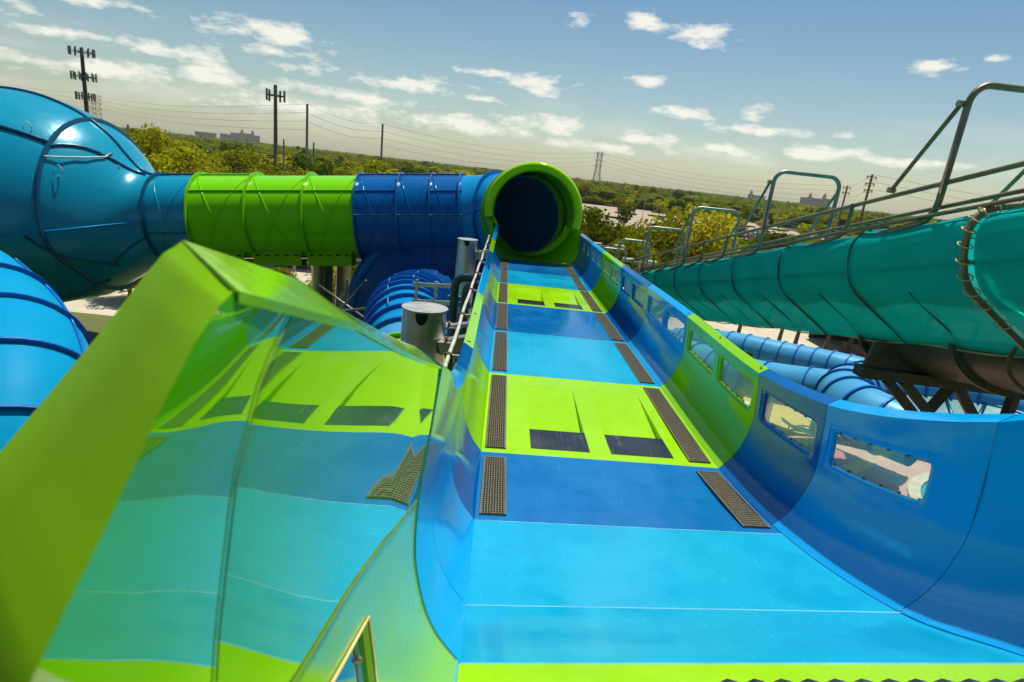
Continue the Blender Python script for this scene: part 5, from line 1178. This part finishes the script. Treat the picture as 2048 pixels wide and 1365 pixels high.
def pylon(label, sl_, d, tanel, wb_, wt_):
    x, y = xy(sl_, d); h = CAMH+tanel*d; e = thing("lattice_pylon", label, "pylon", (x, y, 0), "lattice pylons on the skyline")
    wz = lambda z: wb_+(wt_-wb_)*min(1, z/(h*.62)); n_ = 11; zs = [h*(k/n_) for k in range(n_+1)]; leg = [MB() for _ in range(4)]; lat = MB(); cr = ((-1, -1), (1, -1), (1, 1), (-1, 1))
    for q, (a, b) in enumerate(cr): leg[q].pipe([(a*wz(z)/2, b*wz(z)/2, z) for z in zs], .12, 5); link("leg", mesh("leg", leg[q], POLEG)).parent = e
    for z0, z1 in zip(zs[:-1], zs[1:]):
        for q in range(4):
            a, b = cr[q], cr[(q+1) % 4]; lat.bar((a[0]*wz(z0)/2, a[1]*wz(z0)/2, z0), (b[0]*wz(z1)/2, b[1]*wz(z1)/2, z1), .10, .10); lat.bar((b[0]*wz(z0)/2, b[1]*wz(z0)/2, z0), (a[0]*wz(z1)/2, a[1]*wz(z1)/2, z1), .10, .10)
            lat.bar((a[0]*wz(z1)/2, a[1]*wz(z1)/2, z1), (b[0]*wz(z1)/2, b[1]*wz(z1)/2, z1), .1, .1)
    o = link("lattice", mesh("lattice", lat, POLEG, False)); o.parent = e; o['kind'] = 'stuff'
    for k in range(3):
        z = h-1.0-k*h*.12; ar = MB(); ar.bar((-wt_*1.1, 0, z), (wt_*1.1, 0, z), .2, .2); link("crossarm", mesh("crossarm", ar, POLEG, False)).parent = e
    return Vector((x, y, h))
p0 = pylon("lattice pylon half hidden behind the far left cell mast", -.664, 470, .0370, 6.5, 5.0); p1 = pylon("lattice pylon standing right of the tunnel mouth", .143, 350, .0441, 7.5, 2.6)
WIRE = plain("wire", (.05, .05, .045), .7)
def wire(a, b, sag, n_, label, drop, spread=.8):
    """one run of conductors between two supports"""
    e = thing("overhead_wire", label, "power line", tuple((a+b)/2), "overhead lines")
    for k in range(n_):
        A = a+Vector((0, 0, -drop*k)); B = b+Vector((0, 0, -drop*k)); pts = [A+(B-A)*t+Vector((0, 0, -sag*4*t*(1-t))) for t in [q/16 for q in range(17)]]
        link("conductor", mesh("conductor", MB().pipe(pts, .035, 4), WIRE, False), e)
far_r = Vector((700, 420, 42)); far_l = Vector((-420, 300, 40))
wire(p0, t2, 3, 4, "power lines from the left pylon to the tall wooden pole", 2.2); wire(t2, t3, 1.5, 3, "power lines between the two wooden poles", 2.2); wire(t3, p1, 4, 4, "power lines from the lone pole to the right pylon", 2.2)
wire(p1, t8, 4, 4, "power lines from the right pylon to the pole with crossarms", 2.0); wire(t8, t7, 1, 3, "power lines between the two poles with crossarms", 2.0); wire(t7, far_r*.6, 5, 3, "power lines leaving the picture on the right", 2.0); wire(p0, far_l, 5, 4, "power lines leaving the picture on the left", 2.5)

# ------------------------------------------------------------------ haze
hz = MB().box((-4600, -300, -1.0), (4600, 4600, 62)); ho = link("haze", mesh("haze", hz, None, False)); ho['kind'] = 'stuff'
hm = bpy.data.materials.new("haze_air"); hm.use_nodes = True; ht_ = hm.node_tree
for n in list(ht_.nodes): ht_.nodes.remove(n)
hv = ht_.nodes.new('ShaderNodeVolumePrincipled'); hv.inputs['Color'].default_value = (.93, .95, .86, 1); hv.inputs['Density'].default_value = 0.00009; hv.inputs['Anisotropy'].default_value = .2
hoo = ht_.nodes.new('ShaderNodeOutputMaterial'); ht_.links.new(hv.outputs[0], hoo.inputs['Volume']); ho.data.materials.append(hm)
